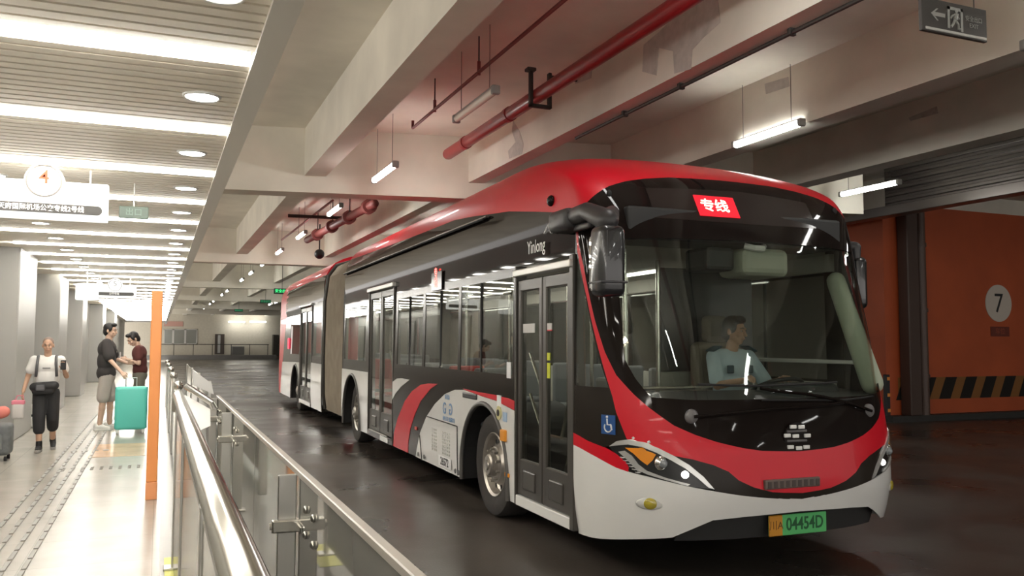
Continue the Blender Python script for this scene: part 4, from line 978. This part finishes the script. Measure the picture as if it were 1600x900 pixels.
# route signs hung over the platform
M_lb = emit('lightbox_white', (1.0, .985, .95), SIGN_E)
M_lb2 = emit('lightbox_dim', (.95, .96, .93), .75)
def route_sign(cx, y, z0, z1, hw, num, line, lab, face, rname):
    s = empty('route_sign', (cx, y, z0)); tag(s, lab, 'sign'); h = z1-z0
    MB().rbox(-hw, hw, 0, .10, 0, h, .008, 2).build('light_box', face, s)
    c = MB().lathe([(-.03, 0), (-.03, .135), (-.02, .145), (.10, .145)], 'y', (0, 0, h*.97), 40).build('number_roundel', face, s)
    MB().lathe([(-.029, .119), (-.036, .120), (-.036, .131), (-.029, .132)], 'y', (0, 0, h*.97), 40).build('roundel_ring', mat('ring_grey', (.16, .15, .14), .6), s)
    text('digit', num, .155, (0, -.034, h*.97+.028), FRONT, mat('sign_orange', (.30, .05, .01), .6) if num == '4' else mat('sign_grey', (.40, .38, .36), .5), s, bold=.001)
    text('lettering', '站台', .04, (0, -.034, h*.97-.07), FRONT, mat('sign_grey', (.40, .38, .36), .5), s)
    pw = hw-.08; r = .038
    pill = [(-pw-r*math.sin(math.pi*k/10), .085+r*math.cos(math.pi*k/10)) for k in range(11)]+[(pw+r*math.sin(math.pi*k/10), .085-r*math.cos(math.pi*k/10)) for k in range(11)]
    MB().prism(pill, 1, -.004, 0).build('name_strip', mat('strip_grey', (.07, .068, .065), .5), s)
    if line: text('lettering', line, .054, (-.012, -.0055, .084), FRONT, mat('white_ink', (.85, .85, .85), .5), s, bold=.001, sx=.91)
    for t in (-.7, .7): MB().cyl((t*hw, .05, h), (t*hw, .05, ZC+.05-z0), .007, 8).build('hanger_rod', M_white, s)
    return s
route_sign(-.89, 7.7, 2.595, 2.905, .47, '4', '天府国际机场公交专线2号线', 'lit white hanging sign with an orange number 4 roundel', M_lb, '')
route_sign(-.9, 20, 2.55, 2.83, .42, '5', '公交专线', 'smaller white hanging sign with a number 5 roundel, farther back', M_lb2, '')
gs = MB().rbox(-.12, .12, 0, .03, -.055, .055, .006, 1).build('exit_sign', mat('exit_green_dull', (.15, .20, .165), .4)); p = at(209, 332, 1, 8.2); gs.location = p; MB().cyl((0, .015, .05), (0, .015, ZC+.03-p.z), .006, 6).build('drop_rod', M_white, gs)
tag(gs, 'small dull green exit sign below the platform ceiling', 'exit sign')
text('lettering', '出口', .07, (0, -.003, 0), FRONT, mat('exit_pale', (.28, .40, .33), .5), gs)
cu = MB().rbox(-.16, .16, -.16, .16, -.16, .16, .03, 2).build('lantern_sign', emit('lantern_white', (.95, .96, .93), .55)); p = at(136, 456, 1, 18); cu.location = p; cu.rotation_euler = (0, 0, .5); MB().cyl((0, 0, .15), (0, 0, ZC+.03-p.z), .012, 8).build('drop_rod', M_white, cu)
tag(cu, 'white cube lantern sign hanging near the platform wall', 'sign')
M_grn = emit('exit_green_lit', (.05, .9, .25), 1.2)
for i, (px, py, y, s) in enumerate(((441, 455, 32, 1), (415, 471, 44, .9), (373, 485, 58, .9))):
    p = at(px, py, 1, y); g = MB().rbox(-.30*s, .30*s, 0, .05, -.10*s, .10*s, .01, 1).build('exit_sign', mat('exit_green_dark', (.01, .06, .03), .4)); g.location = p
    tag(g, ('lit green exit sign above the bus tail', 'dim green exit sign over the lane, second from the bus', 'faint green exit sign farthest down the lane')[i], 'exit sign')
    text('lettering', '安全出口', .13*s, (0, -.004, 0), FRONT, M_grn if i == 0 else emit('exit_green_dim', (.05, .5, .2), .4), g)
    MB().cyl((0, .025, .1*s), (0, .025, ZS-p.z), .01, 6).build('drop_rod', M_dark, g)
# ------------------------------------------------------------------ orange post
op = empty('orange_post', (-.02, 8.79, .12)); tag(op, 'tall bright orange square post at the platform edge', 'post')
M_op = mat('post_orange', (.95, .36, .11), .35)
ztop = at(246, 455, 1, 8.79).z-.12
MB().rbox(-.055, .045, -.04, .04, .165, ztop, .01, 2).build('shaft', M_op, op)
MB().rbox(-.057, .047, -.042, .042, 0, .165, .008, 2).build('foot', mat('post_orange_pale', (.92, .38, .16), .4), op)
# ------------------------------------------------------------------ glass fences
M_fglass = glass('fence_glass', (.72, .74, .71), .12, rough=.08, refl=(.50, .49, .46), film=.8, fcol=(.40, .39, .36))
M_fglass2 = glass('fence_glass_outer', (.62, .64, .61), .16, rough=.04, refl=(.66, .65, .62), film=.6, fcol=(.42, .41, .38))
def bolts_on(par, x, y, zs_, s=-1):
    for z in zs_:
        for dy in (-.46, -.26, .26, .46):
            MB().ell((x+s*.014, y+dy, z), (.012, .018, .018), nu=12, nv=8).build('glass_bolt', M_steel, par, smooth=True)
h1 = empty('handrail_fence', (.128, 0, .125)); tag(h1, 'steel tube handrail on glass panels beside the camera', 'fence')
MB().tube([(0, -2.5, 1.125), (0, 6.0, 1.125), (0, 6.08, 1.10), (0, 6.10, 1.02)], .034, 20).build('handrail', M_steel, h1, smooth=True)
for y in (.4, 2.5, 4.4, 6.05):
    p = MB(); p.rbox(-.012, .012, y-.035, y+.035, 0, 1.03, .004, 1); p.cyl((0, y, 1.02), (0, y, 1.10), .012, 10); p.rbox(-.06, .06, y-.06, y+.06, 0, .015, .004, 1)
    p.build('post', M_steelmat, h1)
ya = .45
for yb in (2.5, 4.4, 6.05):
    MB().rbox(-.006, .006, ya+.06, yb-.06, .08, 1.0, .003, 1).build('glass_panel', M_fglass, h1); ya = yb
h2 = empty('glass_fence', (.632, 0, .125)); tag(h2, 'outer glass fence with pale top edge and bolted posts along the lane', 'fence')
posts = (.3, 4.1, 7.9, 10.0)
for i, y in enumerate(posts):
    p = MB(); p.rbox(-.10, -.015, y-.012, y+.012, 0, .86, .004, 1); p.rbox(-.13, .02, y-.06, y+.06, 0, .015, .004, 1)
    po = p.build('post', M_steelmat, h2)
    c = MB(); c.rbox(-.13, .012, y-.05, y-.012, .60, .66, .008, 2); c.cyl((-.14, y-.03, .63), (-.02, y-.03, .63), .016, 12); c.rbox(-.02, -.006, y-.16, y+.16, .615, .645, .004, 1)
    cl = c.build('glass_clamp', M_steel, po)
    bolts_on(po, 0, y, (.63, .74))
MB().rbox(-.008, .008, -1, 2.2, .05, .86, .004, 1).build('glass_panel', M_fglass2, h2)
MB().rbox(-.008, .008, 2.23, 6.0, .05, .86, .004, 1).build('glass_panel', M_fglass2, h2)
MB().rbox(-.008, .008, 6.03, 10.1, .05, .86, .004, 1).build('glass_panel', M_fglass2, h2)
MB().rbox(-.018, .018, -1, 10.1, .853, .885, .004, 1).build('top_edge', mat('pale_edge_trim', (.40, .37, .33), .35), h2)
# farther fence pieces
h3 = empty('glass_fence', (.20, 0, .125)); tag(h3, 'farther glass fence along the kerb, past the handrail end', 'fence')
for y in (9.4, 12.2, 15, 18, 21): 
    MB().rbox(-.02, .02, y-.04, y+.04, 0, 1.0, .005, 1).build('post', M_steelmat, h3); MB().ell((0, y, 1.03), (.05, .05, .05)).build('ball_cap', M_steel, h3, smooth=True)
for y in (9.45, 12.25, 15.05, 18.05): MB().rbox(-.006, .006, y+.02, y+2.7, .08, .95, .003, 1).build('glass_panel', M_fglass, h3)
h4 = empty('glass_fence', (.60, 0, .125)); tag(h4, 'far outer glass fence beyond the angled plate', 'fence')
for y in (11.2, 14.2, 17.2, 20.2): MB().rbox(-.02, .02, y-.04, y+.04, 0, 1.0, .005, 1).build('post', M_steelmat, h4)
for y in (11.25, 14.25, 17.25): MB().rbox(-.006, .006, y+.02, y+2.9, .08, .98, .003, 1).build('glass_panel', M_fglass, h4)
# angled plate between the fences; its white stands for reflected ceiling light
wpn = empty('glare_plate', (.33, 8.2, .195)); tag(wpn, 'angled plate, white for painted glare, with a steel top between the fences', 'barrier plate')
pz = 1.6-.125
pm = MB().prism([(-.10, .93), (.12, .80), (.12, .66), (.02, .62), (-.03, .46), (-.10, .62)], 1, -.01, .01)
pm.v = [(x, y+(z-.46)*.8-.25, z) for x, y, z in pm.v]
pm.build('plate', mat('plate_glare_white', (.95, .95, .93), .2), wpn)
MB().tube([(-.10, 0, 1.02), (.13, 0, .86), (.16, 0, .80)], .028, 12).build('top_tube', M_steel, wpn); MB().rbox(-.05, .03, .0, .03, 0, .7, .006, 1).build('stand', M_steelmat, wpn)
MB().prism([(-.04, 1.16), (.13, 1.03), (.15, .93), (-.03, 1.02)], 1, .05, .062).build('back_plate', M_steelmat, wpn)
# ================================================================== luggage and people
tc = empty('teal_suitcase', (-.385, 15.2, .12)); tag(tc, 'large teal hard-shell suitcase standing in front of the man in the dark shirt', 'suitcase')
M_teal = mat('teal_shell', (.12, .62, .53), .4)
o = MB().rbox(-.24, .24, -.15, .15, .07, .76, .05, 4).build('shell', M_teal, tc); autosmooth(o, 40)
MB().rbox(-.243, .243, -.012, .012, .08, .752, .01, 2).build('zip_band', mat('teal_dark', (.02, .22, .20), .5), tc)
for x in (-.19, .19):
    for y in (-.11, .11):
        wv = MB(); wv.cyl((x-.018, y, .03), (x+.018, y, .03), .03, 16); wv.rbox(x-.024, x+.024, y-.02, y+.02, .035, .075, .006, 1); wv.build('caster', mat('caster_pale', (.70, .70, .68), .4), tc)
hd = MB(); hd.tube([(-.09, .04, .75), (-.09, .04, .90), (.07, .04, .90), (.07, .04, .75)], .011, 8); hd.build('pull_handle', mat('handle_silver', (.55, .55, .55), .3, .7), tc)
lg = empty('luggage', (-1.80, 12.35, .12)); tag(lg, 'dark wheeled bag with a red bundle on top at the left edge of the frame', 'luggage')
o = MB().rbox(-.2, .13, -.16, .16, .07, .46, .05, 3).build('bag', mat('bag_grey', (.14, .15, .155), .6, var=.2, scale=14), lg); autosmooth(o, 40)
MB().rbox(-.15, .05, -.17, -.15, .14, .34, .02, 2).build('pocket', mat('bag_pocket', (.20, .21, .21), .6), lg)
MB().cap((-.15, 0, .56), (.02, 0, .60), .09, .075).build('red_bundle', mat('salmon_cloth', (.72, .22, .18), .7), lg, smooth=True)
for x in (-.13, .08): MB().cyl((x-.015, -.12, .03), (x+.015, -.12, .03), .03, 14).build('caster', B_rub, lg); MB().cyl((x-.015, .12, .03), (x+.015, .12, .03), .03, 14).build('caster', B_rub, lg)
p = at(52, 668, 2, .12)
bx = empty('white_bag', (p.x, p.y, .12)); tag(bx, 'white soft bag on the floor by the platform wall, behind the walking man', 'bag')
o = MB().rbox(-.18, .16, -.13, .13, 0, .22, .06, 3).build('bag_body', mat('bag_white', (.70, .68, .65), .6), bx); autosmooth(o, 50)
o = MB().rbox(-.14, .13, -.11, .11, .20, .40, .06, 3).build('bag_top', mat('bag_pale', (.62, .60, .58), .6), bx); autosmooth(o, 50)
MB().rbox(-.05, .10, -.12, -.09, .19, .235, .01, 2).build('dark_opening', M_black, bx)
# ------------------------------------------------------------------ figures
M_skin = mat('skin_tan', (.52, .32, .22), .55); M_skin2 = mat('skin_light', (.60, .40, .30), .55)
M_hair = mat('black_hair', (.012, .010, .010), .5, var=.2, scale=30)
def fuse(o, vox, it=4):
    r = o.modifiers.new('fuse', 'REMESH'); r.mode = 'VOXEL'; r.voxel_size = vox; r.use_smooth_shade = True
    if it:
        s = o.modifiers.new('soft', 'SMOOTH'); s.iterations = it; s.factor = .5
    return o
V = Vector
def hand(mb, wrist, d, side, curl=.5, grip=None):
    """palm, four fingers of unequal length and a thumb from the side of the palm; d = hand direction, side = towards the thumb"""
    d = V(d).normalized(); s = V(side); s = (s-d*s.dot(d)).normalized(); n = d.cross(s).normalized()
    if grip is not None and n.dot(V(grip)) < 0: n = -n
    w = V(wrist)
    for k in (-.026, -.009, .009, .026): mb.cap(w+d*.015+s*k*.7, w+d*.085+s*k, .014, .012, 10)
    for k, L in ((.028, .036), (.009, .041), (-.010, .038), (-.028, .030)):
        a = w+d*.085+s*k; c1 = curl*.9; c2 = curl*1.9
        b = a+(d*math.cos(c1)+n*math.sin(c1))*L; c = b+(d*math.cos(c2)+n*math.sin(c2))*L*.8
        mb.cap(a, b, .0098, .0090, 8); mb.cap(b, c, .0088, .0072, 8)
    a = w+d*.03+s*.026; b = a+(d*.6+s*.75+n*.25).normalized()*.035; c = b+(d*.9+s*.15+n*.4).normalized()*.030
    mb.cap(a, b, .013, .011, 8); mb.cap(b, c, .0105, .0085, 8)
def head(par, mb, c, face, tilt=0, k=1.0, eyes=True):
    """skull, jaw, nose, ears go into the body mesh; returns the matrix of the head (x = right of viewer, -y = face)"""
    f = V(face).normalized(); M = f.to_track_quat('-Y', 'Z').to_matrix().to_4x4() @ Matrix.Rotation(tilt, 4, 'X')
    M = Matrix.Translation(c) @ M; R = M.to_3x3()
    mb.ell(M @ V((0, .012, .03)), (.074*k, .094*k, .092*k), R); mb.ell(M @ V((0, -.018, -.045)), (.058*k, .072*k, .070*k), R)
    mb.ell(M @ V((0, -.05, -.092)), (.030, .028, .022), R)
    mb.cap(M @ V((0, -.090, .012)), M @ V((0, -.108, -.028)), .010, .015, 8)
    mb.ell(M @ V((0, -.083, .028)), (.050, .018, .012), R); mb.ell(M @ V((0, -.088, -.060)), (.024, .012, .011), R)
    for s in (-1, 1): mb.ell(M @ V((s*.078, .012, -.005)), (.012, .020, .032), R); mb.ell(M @ V((s*.040, -.066, -.025)), (.022, .02, .02), R)
    return M
def face_parts(par, M):
    R = M.to_3x3()
    for s in (-1, 1):
        MB().ell(M @ V((s*.031, -.081, .008)), (.013, .009, .007), R, 10, 6).build('eye', mat('eye_white', (.55, .52, .48), .2), par)
        MB().ell(M @ V((s*.031, -.088, .008)), (.006, .004, .006), R, 8, 6).build('iris', mat('eye_dark', (.015, .01, .01), .2), par)
        MB().tube([M @ V((s*.014, -.094, .030)), M @ V((s*.032, -.094, .036)), M @ V((s*.052, -.080, .030))], [.004, .005, .003], 6).build('eyebrow', M_hair, par)
    MB().tube([M @ V((-.024, -.092, -.060)), M @ V((0, -.099, -.060)), M @ V((.024, -.092, -.060))], [.003, .005, .003], 6).build('lips', mat('lip_tone', (.36, .15, .12), .5), par)
def hair_cap(par, M, m, full=True):
    h = MB(); R = M.to_3x3()
    h.ell(M @ V((0, .028, .048)), (.083, .098, .092), R)
    if full:
        h.ell(M @ V((0, .060, -.01)), (.078, .062, .085), R); h.ell(M @ V((0, -.045, .105)), (.062, .048, .036), R)
        for s in (-1, 1): h.ell(M @ V((s*.066, -.002, .03)), (.018, .045, .05), R)
    o = h.build('hair', m, par); fuse(o, .008, 3); return o
def shoe(par, heel, toe, m, sole=None):
    a, b = V(heel), V(toe); s = MB(); up = V((0, 0, 1))
    s.cap(a+up*.052, a+(b-a)*.45+up*.055, .044, .046); s.cap(a+(b-a)*.4+up*.045, b+up*.034, .046, .032); s.cap(a+up*.08, a+up*.055, .042, .042)
    o = s.build('shoe', m, par); fuse(o, .009, 3)
    t = MB(); t.cap(a+up*.016, b+up*.016, .045, .040); u = t.build('sole', sole or mat('sole_grey', (.30, .29, .28), .6), o); return o
def legs(mb, J, r=(.088, .062, .056, .040)):
    for s in ('L', 'R'):
        mb.cap(J['hip'+s], J['knee'+s], r[0], r[1]); mb.cap(J['knee'+s], J['ank'+s], r[2], r[3]); mb.ell(J['knee'+s]*.7+J['ank'+s]*.3, (.056, .058, .085))
def arms(mb, J, r=(.048, .040, .037, .026)):
    for s in ('L', 'R'):
        mb.cap(J['sh'+s], J['el'+s], r[0], r[1]); mb.cap(J['el'+s], J['wr'+s], r[2], r[3])
def cloth(par, name, m, parts, vox=.012, it=4):
    c = MB()
    for q in parts:
        if q[0] == 'c': c.cap(*q[1:])
        else: c.ell(*q[1:])
    o = c.build(name, m, par); fuse(o, vox, it); return o
# ---- walking man in the white shirt (faces the camera)
w1 = empty('person', (-1.40, 13.2, .12)); w1.scale = (.87, .87, .87); tag(w1, 'walking person in white T-shirt and black three-quarter trousers with a black waist bag', 'person')
J = {k: V(v) for k, v in dict(hipR=(-.09, 0, .90), hipL=(.09, 0, .90), kneeR=(-.075, -.13, .50), kneeL=(.10, .0, .50), ankR=(-.06, -.14, .09), ankL=(.09, .22, .15),
     shR=(-.185, 0, 1.42), shL=(.185, 0, 1.42), elR=(-.27, .04, 1.15), elL=(.27, .03, 1.16), wrR=(-.31, -.07, .93), wrL=(.25, -.20, 1.27)).items()}
b = MB(); legs(b, J); arms(b, J)
b.ell((0, .01, .97), (.155, .105, .13)); b.ell((0, .01, 1.15), (.15, .10, .20)); b.ell((0, .01, 1.32), (.175, .11, .16)); b.cap((0, .01, 1.42), (0, .0, 1.55), .058, .054)
H = head(w1, b, V((0, -.015, 1.645)), (0, -1, 0), .12)
hand(b, J['wrR'], J['wrR']-J['elR'], (0, -1, 0), .55, grip=(1, 0, 0)); hand(b, J['wrL'], (-.1, -.25, 1), (-1, 0, 0), .5, grip=(-.3, -1, 0))
bo = b.build('body', M_skin, w1); fuse(bo, .0065, 3)
face_parts(w1, H); h = MB(); R = H.to_3x3(); h.ell(H @ V((0, .025, .045)), (.079, .092, .088), R); o = h.build('hair', mat('shaved_hair', (.22, .16, .13), .7), w1)
M_ws = mat('white_cotton', (.78, .77, .75), .8); 
cloth(w1, 'shirt', M_ws, [('e', (0, .01, .99), (.178, .128, .14)), ('e', (0, .01, 1.16), (.178, .122, .22)), ('e', (0, .01, 1.32), (.195, .128, .165)), ('c', (-.11, .01, 1.42), (.11, .01, 1.42), .075, .075), ('c', J['shR'], J['shR']*.42+J['elR']*.58, .070, .074), ('c', J['shL'], J['shL']*.42+J['elL']*.58, .070, .074)])
cloth(w1, 'trousers', mat('black_cotton', (.022, .022, .024), .8), [('e', (0, .01, .90), (.172, .122, .13)), ('c', J['hipR'], J['kneeR'], .105, .092), ('c', J['hipL'], J['kneeL'], .105, .092), ('c', J['kneeR'], J['kneeR']*.62+J['ankR']*.38, .092, .085), ('c', J['kneeL'], J['kneeL']*.62+J['ankL']*.38, .092, .085)])
cloth(w1, 'waist_bag', mat('black_nylon', (.018, .018, .02), .6), [('c', (-.15, -.13, 1.00), (.12, -.14, 1.02), .075, .07), ('c', (-.13, -.13, .93), (.08, -.14, .94), .06, .055)])
MB().rbox(-.13, .0, -.225, -.21, .95, 1.05, .02, 2).build('bag_badge', mat('bag_grey_print', (.12, .12, .13), .5), w1)
MB().rbox(-.055, .055, -.128, -.118, 1.285, 1.302, .003, 1).build('shirt_print', mat('print_grey', (.2, .2, .2), .6), w1)
for s in (-1, 1):
    MB().tube([(s*.125, .12, 1.30), (s*.125, .06, 1.49), (s*.125, -.06, 1.475), (s*.13, -.115, 1.36), (s*.145, -.10, 1.16)], .021, 8).build('shoulder_strap', mat('strap_grey', (.10, .10, .105), .6), w1, smooth=True)
MB().rbox(-.15, .15, .11, .24, 1.02, 1.45, .06, 3).build('backpack', mat('strap_grey', (.10, .10, .105), .6), w1)
M_sh = mat('shoe_dark', (.03, .03, .032), .6)
shoe(w1, J['ankR']+V((0, .06, -.09)), J['ankR']+V((-.01, -.15, -.085)), M_sh); shoe(w1, J['ankL']+V((0, .06, -.07)), J['ankL']+V((.02, -.11, -.15)), M_sh)
for s in ('R', 'L'): MB().cap(J['ank'+s]+V((0, .0, .06)), J['ank'+s]+V((0, .0, -.02)), .047, .046).build('sock', M_black, w1, smooth=True)
MB().rbox(.205, .285, -.262, -.250, 1.27, 1.42, .008, 2).build('phone', M_black, w1)
# pink-handled carrier held in the hanging hand
hb_ = empty('carrier_bag', (-1.40-.31, 13.2-.12, .02)); tag(hb_, 'small pink and white bag held in the walking man\'s lowered hand', 'bag')
o = MB().rbox(-.08, .07, -.05, .05, .55, .79, .03, 3).build('bag_body', mat('bag_pale', (.62, .60, .58), .6), hb_); autosmooth(o, 50)
MB().rbox(-.083, .073, -.053, .053, .74, .80, .015, 2).build('pink_rim', mat('pink_plastic', (.80, .25, .33), .5), hb_)
MB().tube([(-.05, 0, .78), (-.02, 0, .86), (.05, 0, .86), (.06, 0, .78)], .008, 6).build('handle', mat('pink_plastic', (.80, .25, .33), .5), hb_)
# ---- standing man with the suitcase (faces right)
w2 = empty('person', (-.80, 16.0, .12)); tag(w2, 'standing person in a loose dark grey T-shirt and pale shorts holding the teal suitcase', 'person')
J = {k: V(v) for k, v in dict(hipR=(.0, -.09, .92), hipL=(-.01, .09, .92), kneeR=(-.04, -.10, .50), kneeL=(.06, .10, .50), ankR=(-.08, -.10, .09), ankL=(.06, .11, .09),
     shR=(-.01, -.19, 1.46), shL=(0, .19, 1.46), elR=(.06, -.30, 1.18), elL=(.10, .26, 1.20), wrR=(.25, -.55, .98), wrL=(.30, .16, 1.12)).items()}
b = MB(); legs(b, J); arms(b, J)
b.ell((0, 0, .98), (.11, .155, .13)); b.ell((0, 0, 1.17), (.105, .15, .20)); b.ell((0, 0, 1.36), (.115, .18, .16)); b.cap((0, 0, 1.46), (.02, 0, 1.58), .06, .056)
H = head(w2, b, V((.035, -.01, 1.675)), (1, -.35, 0), .10)
hand(b, J['wrR'], J['wrR']-J['elR'], (1, 0, .3), .9, grip=(0, .2, -1)); hand(b, J['wrL'], (1, -.3, .1), (0, -.3, 1), .5, grip=(0, -1, 0))
bo = b.build('body', M_skin2, w2); fuse(bo, .0065, 3); face_parts(w2, H); hair_cap(w2, H, M_hair)
M_dg = mat('dark_grey_cotton', (.045, .040, .040), .85)
cloth(w2, 'shirt', M_dg, [('e', (-.01, 0, .96), (.155, .205, .16)), ('e', (-.01, 0, 1.16), (.150, .20, .24)), ('e', (-.01, 0, 1.36), (.150, .215, .17)), ('c', (-.01, -.12, 1.46), (-.01, .12, 1.46), .085, .085), ('c', J['shR'], J['shR']*.25+J['elR']*.75, .085, .095), ('c', J['shL'], J['shL']*.25+J['elL']*.75, .085, .095)])
cloth(w2, 'shorts', mat('pale_shorts', (.42, .38, .35), .8), [('e', (0, 0, .90), (.14, .18, .13)), ('c', J['hipR'], J['kneeR']+V((0, 0, .05)), .11, .105), ('c', J['hipL'], J['kneeL']+V((0, 0, .05)), .11, .105)])
M_wsh = mat('shoe_white', (.76, .75, .72), .5)
shoe(w2, J['ankR']+V((-.05, .0, -.09)), J['ankR']+V((.15, -.04, -.09)), M_wsh, M_wsh); shoe(w2, J['ankL']+V((-.05, 0, -.09)), J['ankL']+V((.15, .02, -.09)), M_wsh, M_wsh)
# ---- person behind, head bowed over a phone (faces left)
w3 = empty('person', (-.30, 16.9, .12)); tag(w3, 'person in a maroon top with head bowed over a phone, behind the teal suitcase', 'person')
J = {k: V(v) for k, v in dict(hipR=(0, .08, .88), hipL=(0, -.08, .88), kneeR=(-.03, .09, .48), kneeL=(0, -.09, .48), ankR=(.01, .09, .09), ankL=(.02, -.09, .09),
     shR=(-.03, .16, 1.36), shL=(-.03, -.16, 1.36), elR=(-.02, .22, 1.10), elL=(-.02, -.22, 1.10), wrR=(-.22, .08, 1.17), wrL=(-.22, -.10, 1.17)).items()}
b = MB(); legs(b, J, (.08, .056, .052, .038)); arms(b, J, (.042, .036, .033, .024))
b.ell((0, 0, .94), (.105, .145, .12)); b.ell((-.01, 0, 1.10), (.10, .13, .19)); b.ell((-.02, 0, 1.27), (.11, .155, .15)); b.cap((-.02, 0, 1.36), (-.07, 0, 1.48), .05, .048)
H = head(w3, b, V((-.13, -.02, 1.535)), (-1, -.45, 0), .55)
hand(b, J['wrR'], (-1, -.3, .2), (0, -.3, 1), .6, grip=(0, -1, 0)); hand(b, J['wrL'], (-1, .3, .2), (0, .3, 1), .6, grip=(0, 1, 0))
bo = b.build('body', M_skin2, w3); fuse(bo, .0065, 3); face_parts(w3, H); hair_cap(w3, H, M_hair)
cloth(w3, 'shirt', mat('maroon_cotton', (.10, .025, .022), .85), [('e', (0, 0, .98), (.13, .17, .14)), ('e', (-.01, 0, 1.12), (.125, .16, .20)), ('e', (-.02, 0, 1.28), (.13, .178, .155)), ('c', (-.02, -.09, 1.36), (-.02, .09, 1.36), .07, .07), ('c', J['shR'], J['shR']*.4+J['elR']*.6, .065, .07), ('c', J['shL'], J['shL']*.4+J['elL']*.6, .065, .07)])
cloth(w3, 'trousers', mat('olive_grey_cotton', (.16, .15, .12), .85), [('e', (0, 0, .88), (.13, .165, .13)), ('c', J['hipR'], J['kneeR'], .10, .09), ('c', J['hipL'], J['kneeL'], .10, .09), ('c', J['kneeR'], J['ankR']+V((0, 0, .02)), .09, .075), ('c', J['kneeL'], J['ankL']+V((0, 0, .02)), .09, .075)])
MB().rbox(-.345, -.325, -.05, .03, 1.15, 1.30, .006, 2).build('phone', mat('phone_pale', (.6, .55, .55), .3), w3)
shoe(w3, J['ankR']+V((.05, 0, -.09)), J['ankR']+V((-.14, 0, -.09)), M_sh); shoe(w3, J['ankL']+V((.05, 0, -.09)), J['ankL']+V((-.14, 0, -.09)), M_sh)
# ---- bus driver (seated, faces forward)
dr = empty('person', BM @ V((1.87, -1.02, .37)), -YAW); tag(dr, 'seated bus driver in a pale blue shirt behind the windscreen', 'person')
J = {k: V(v) for k, v in dict(hipR=(-.09, .02, .60), hipL=(.09, .02, .60), kneeR=(-.13, -.36, .58), kneeL=(.13, -.36, .58), ankR=(-.12, -.42, .14), ankL=(.12, -.42, .14),
     shR=(-.185, .02, 1.12), shL=(.185, .02, 1.12), elR=(-.26, -.14, .88), elL=(.26, -.14, .88), wrR=(-.20, -.40, .93), wrL=(.20, -.40, .93)).items()}
b = MB(); legs(b, J); arms(b, J)
b.ell((0, .02, .66), (.155, .12, .12)); b.ell((0, .03, .85), (.15, .105, .20)); b.ell((0, .03, 1.02), (.175, .11, .16)); b.cap((0, .03, 1.12), (.01, .0, 1.24), .058, .054)
H = head(dr, b, V((.02, -.015, 1.345)), (.45, -1, 0), .08)
hand(b, J['wrR'], (.1, -.8, .35), (1, 0, .2), .9, grip=(0, -.3, -1)); hand(b, J['wrL'], (-.1, -.8, .35), (-1, 0, .2), .9, grip=(0, -.3, -1))
bo = b.build('body', M_skin, dr); fuse(bo, .0065, 3); face_parts(dr, H); hair_cap(dr, H, M_hair)
M_ub = mat('pale_blue_cotton', (.58, .72, .80), .8)
cloth(dr, 'shirt', M_ub, [('e', (0, .02, .70), (.175, .135, .14)), ('e', (0, .03, .86), (.172, .125, .20)), ('e', (0, .03, 1.03), (.195, .13, .16)), ('c', (-.11, .03, 1.12), (.11, .03, 1.12), .075, .075), ('c', J['shR'], J['elR']*.85+J['shR']*.15, .066, .066), ('c', J['shL'], J['elL']*.85+J['shL']*.15, .066, .066)])
cloth(dr, 'trousers', mat('navy_cotton', (.02, .022, .03), .8), [('e', (0, .02, .58), (.17, .14, .11)), ('c', J['hipR'], J['kneeR'], .095, .075), ('c', J['hipL'], J['kneeL'], .095, .075), ('c', J['kneeR'], J['ankR'], .075, .055), ('c', J['kneeL'], J['ankL'], .075, .055)])
for s in (-1, 1):
    MB().rbox(s*.185-.05, s*.185+.05, -.055, .075, 1.185, 1.20, .005, 1, M=Matrix.Translation((s*.185, 0, 1.19)) @ Matrix.Rotation(s*.45, 4, 'Y') @ Matrix.Translation((-s*.185, 0, -1.19))).build('epaulette', mat('dark_teal', (.02, .06, .08), .6), dr)
    MB().rbox(s*.10-.035, s*.10+.035, -.118, -.100, .98, 1.05, .006, 1).build('chest_pocket', mat('dark_teal', (.02, .06, .08), .6), dr)
for s in ('R', 'L'): shoe(dr, J['ank'+s]+V((0, .05, -.13)), J['ank'+s]+V((0, -.16, -.11)), M_sh)
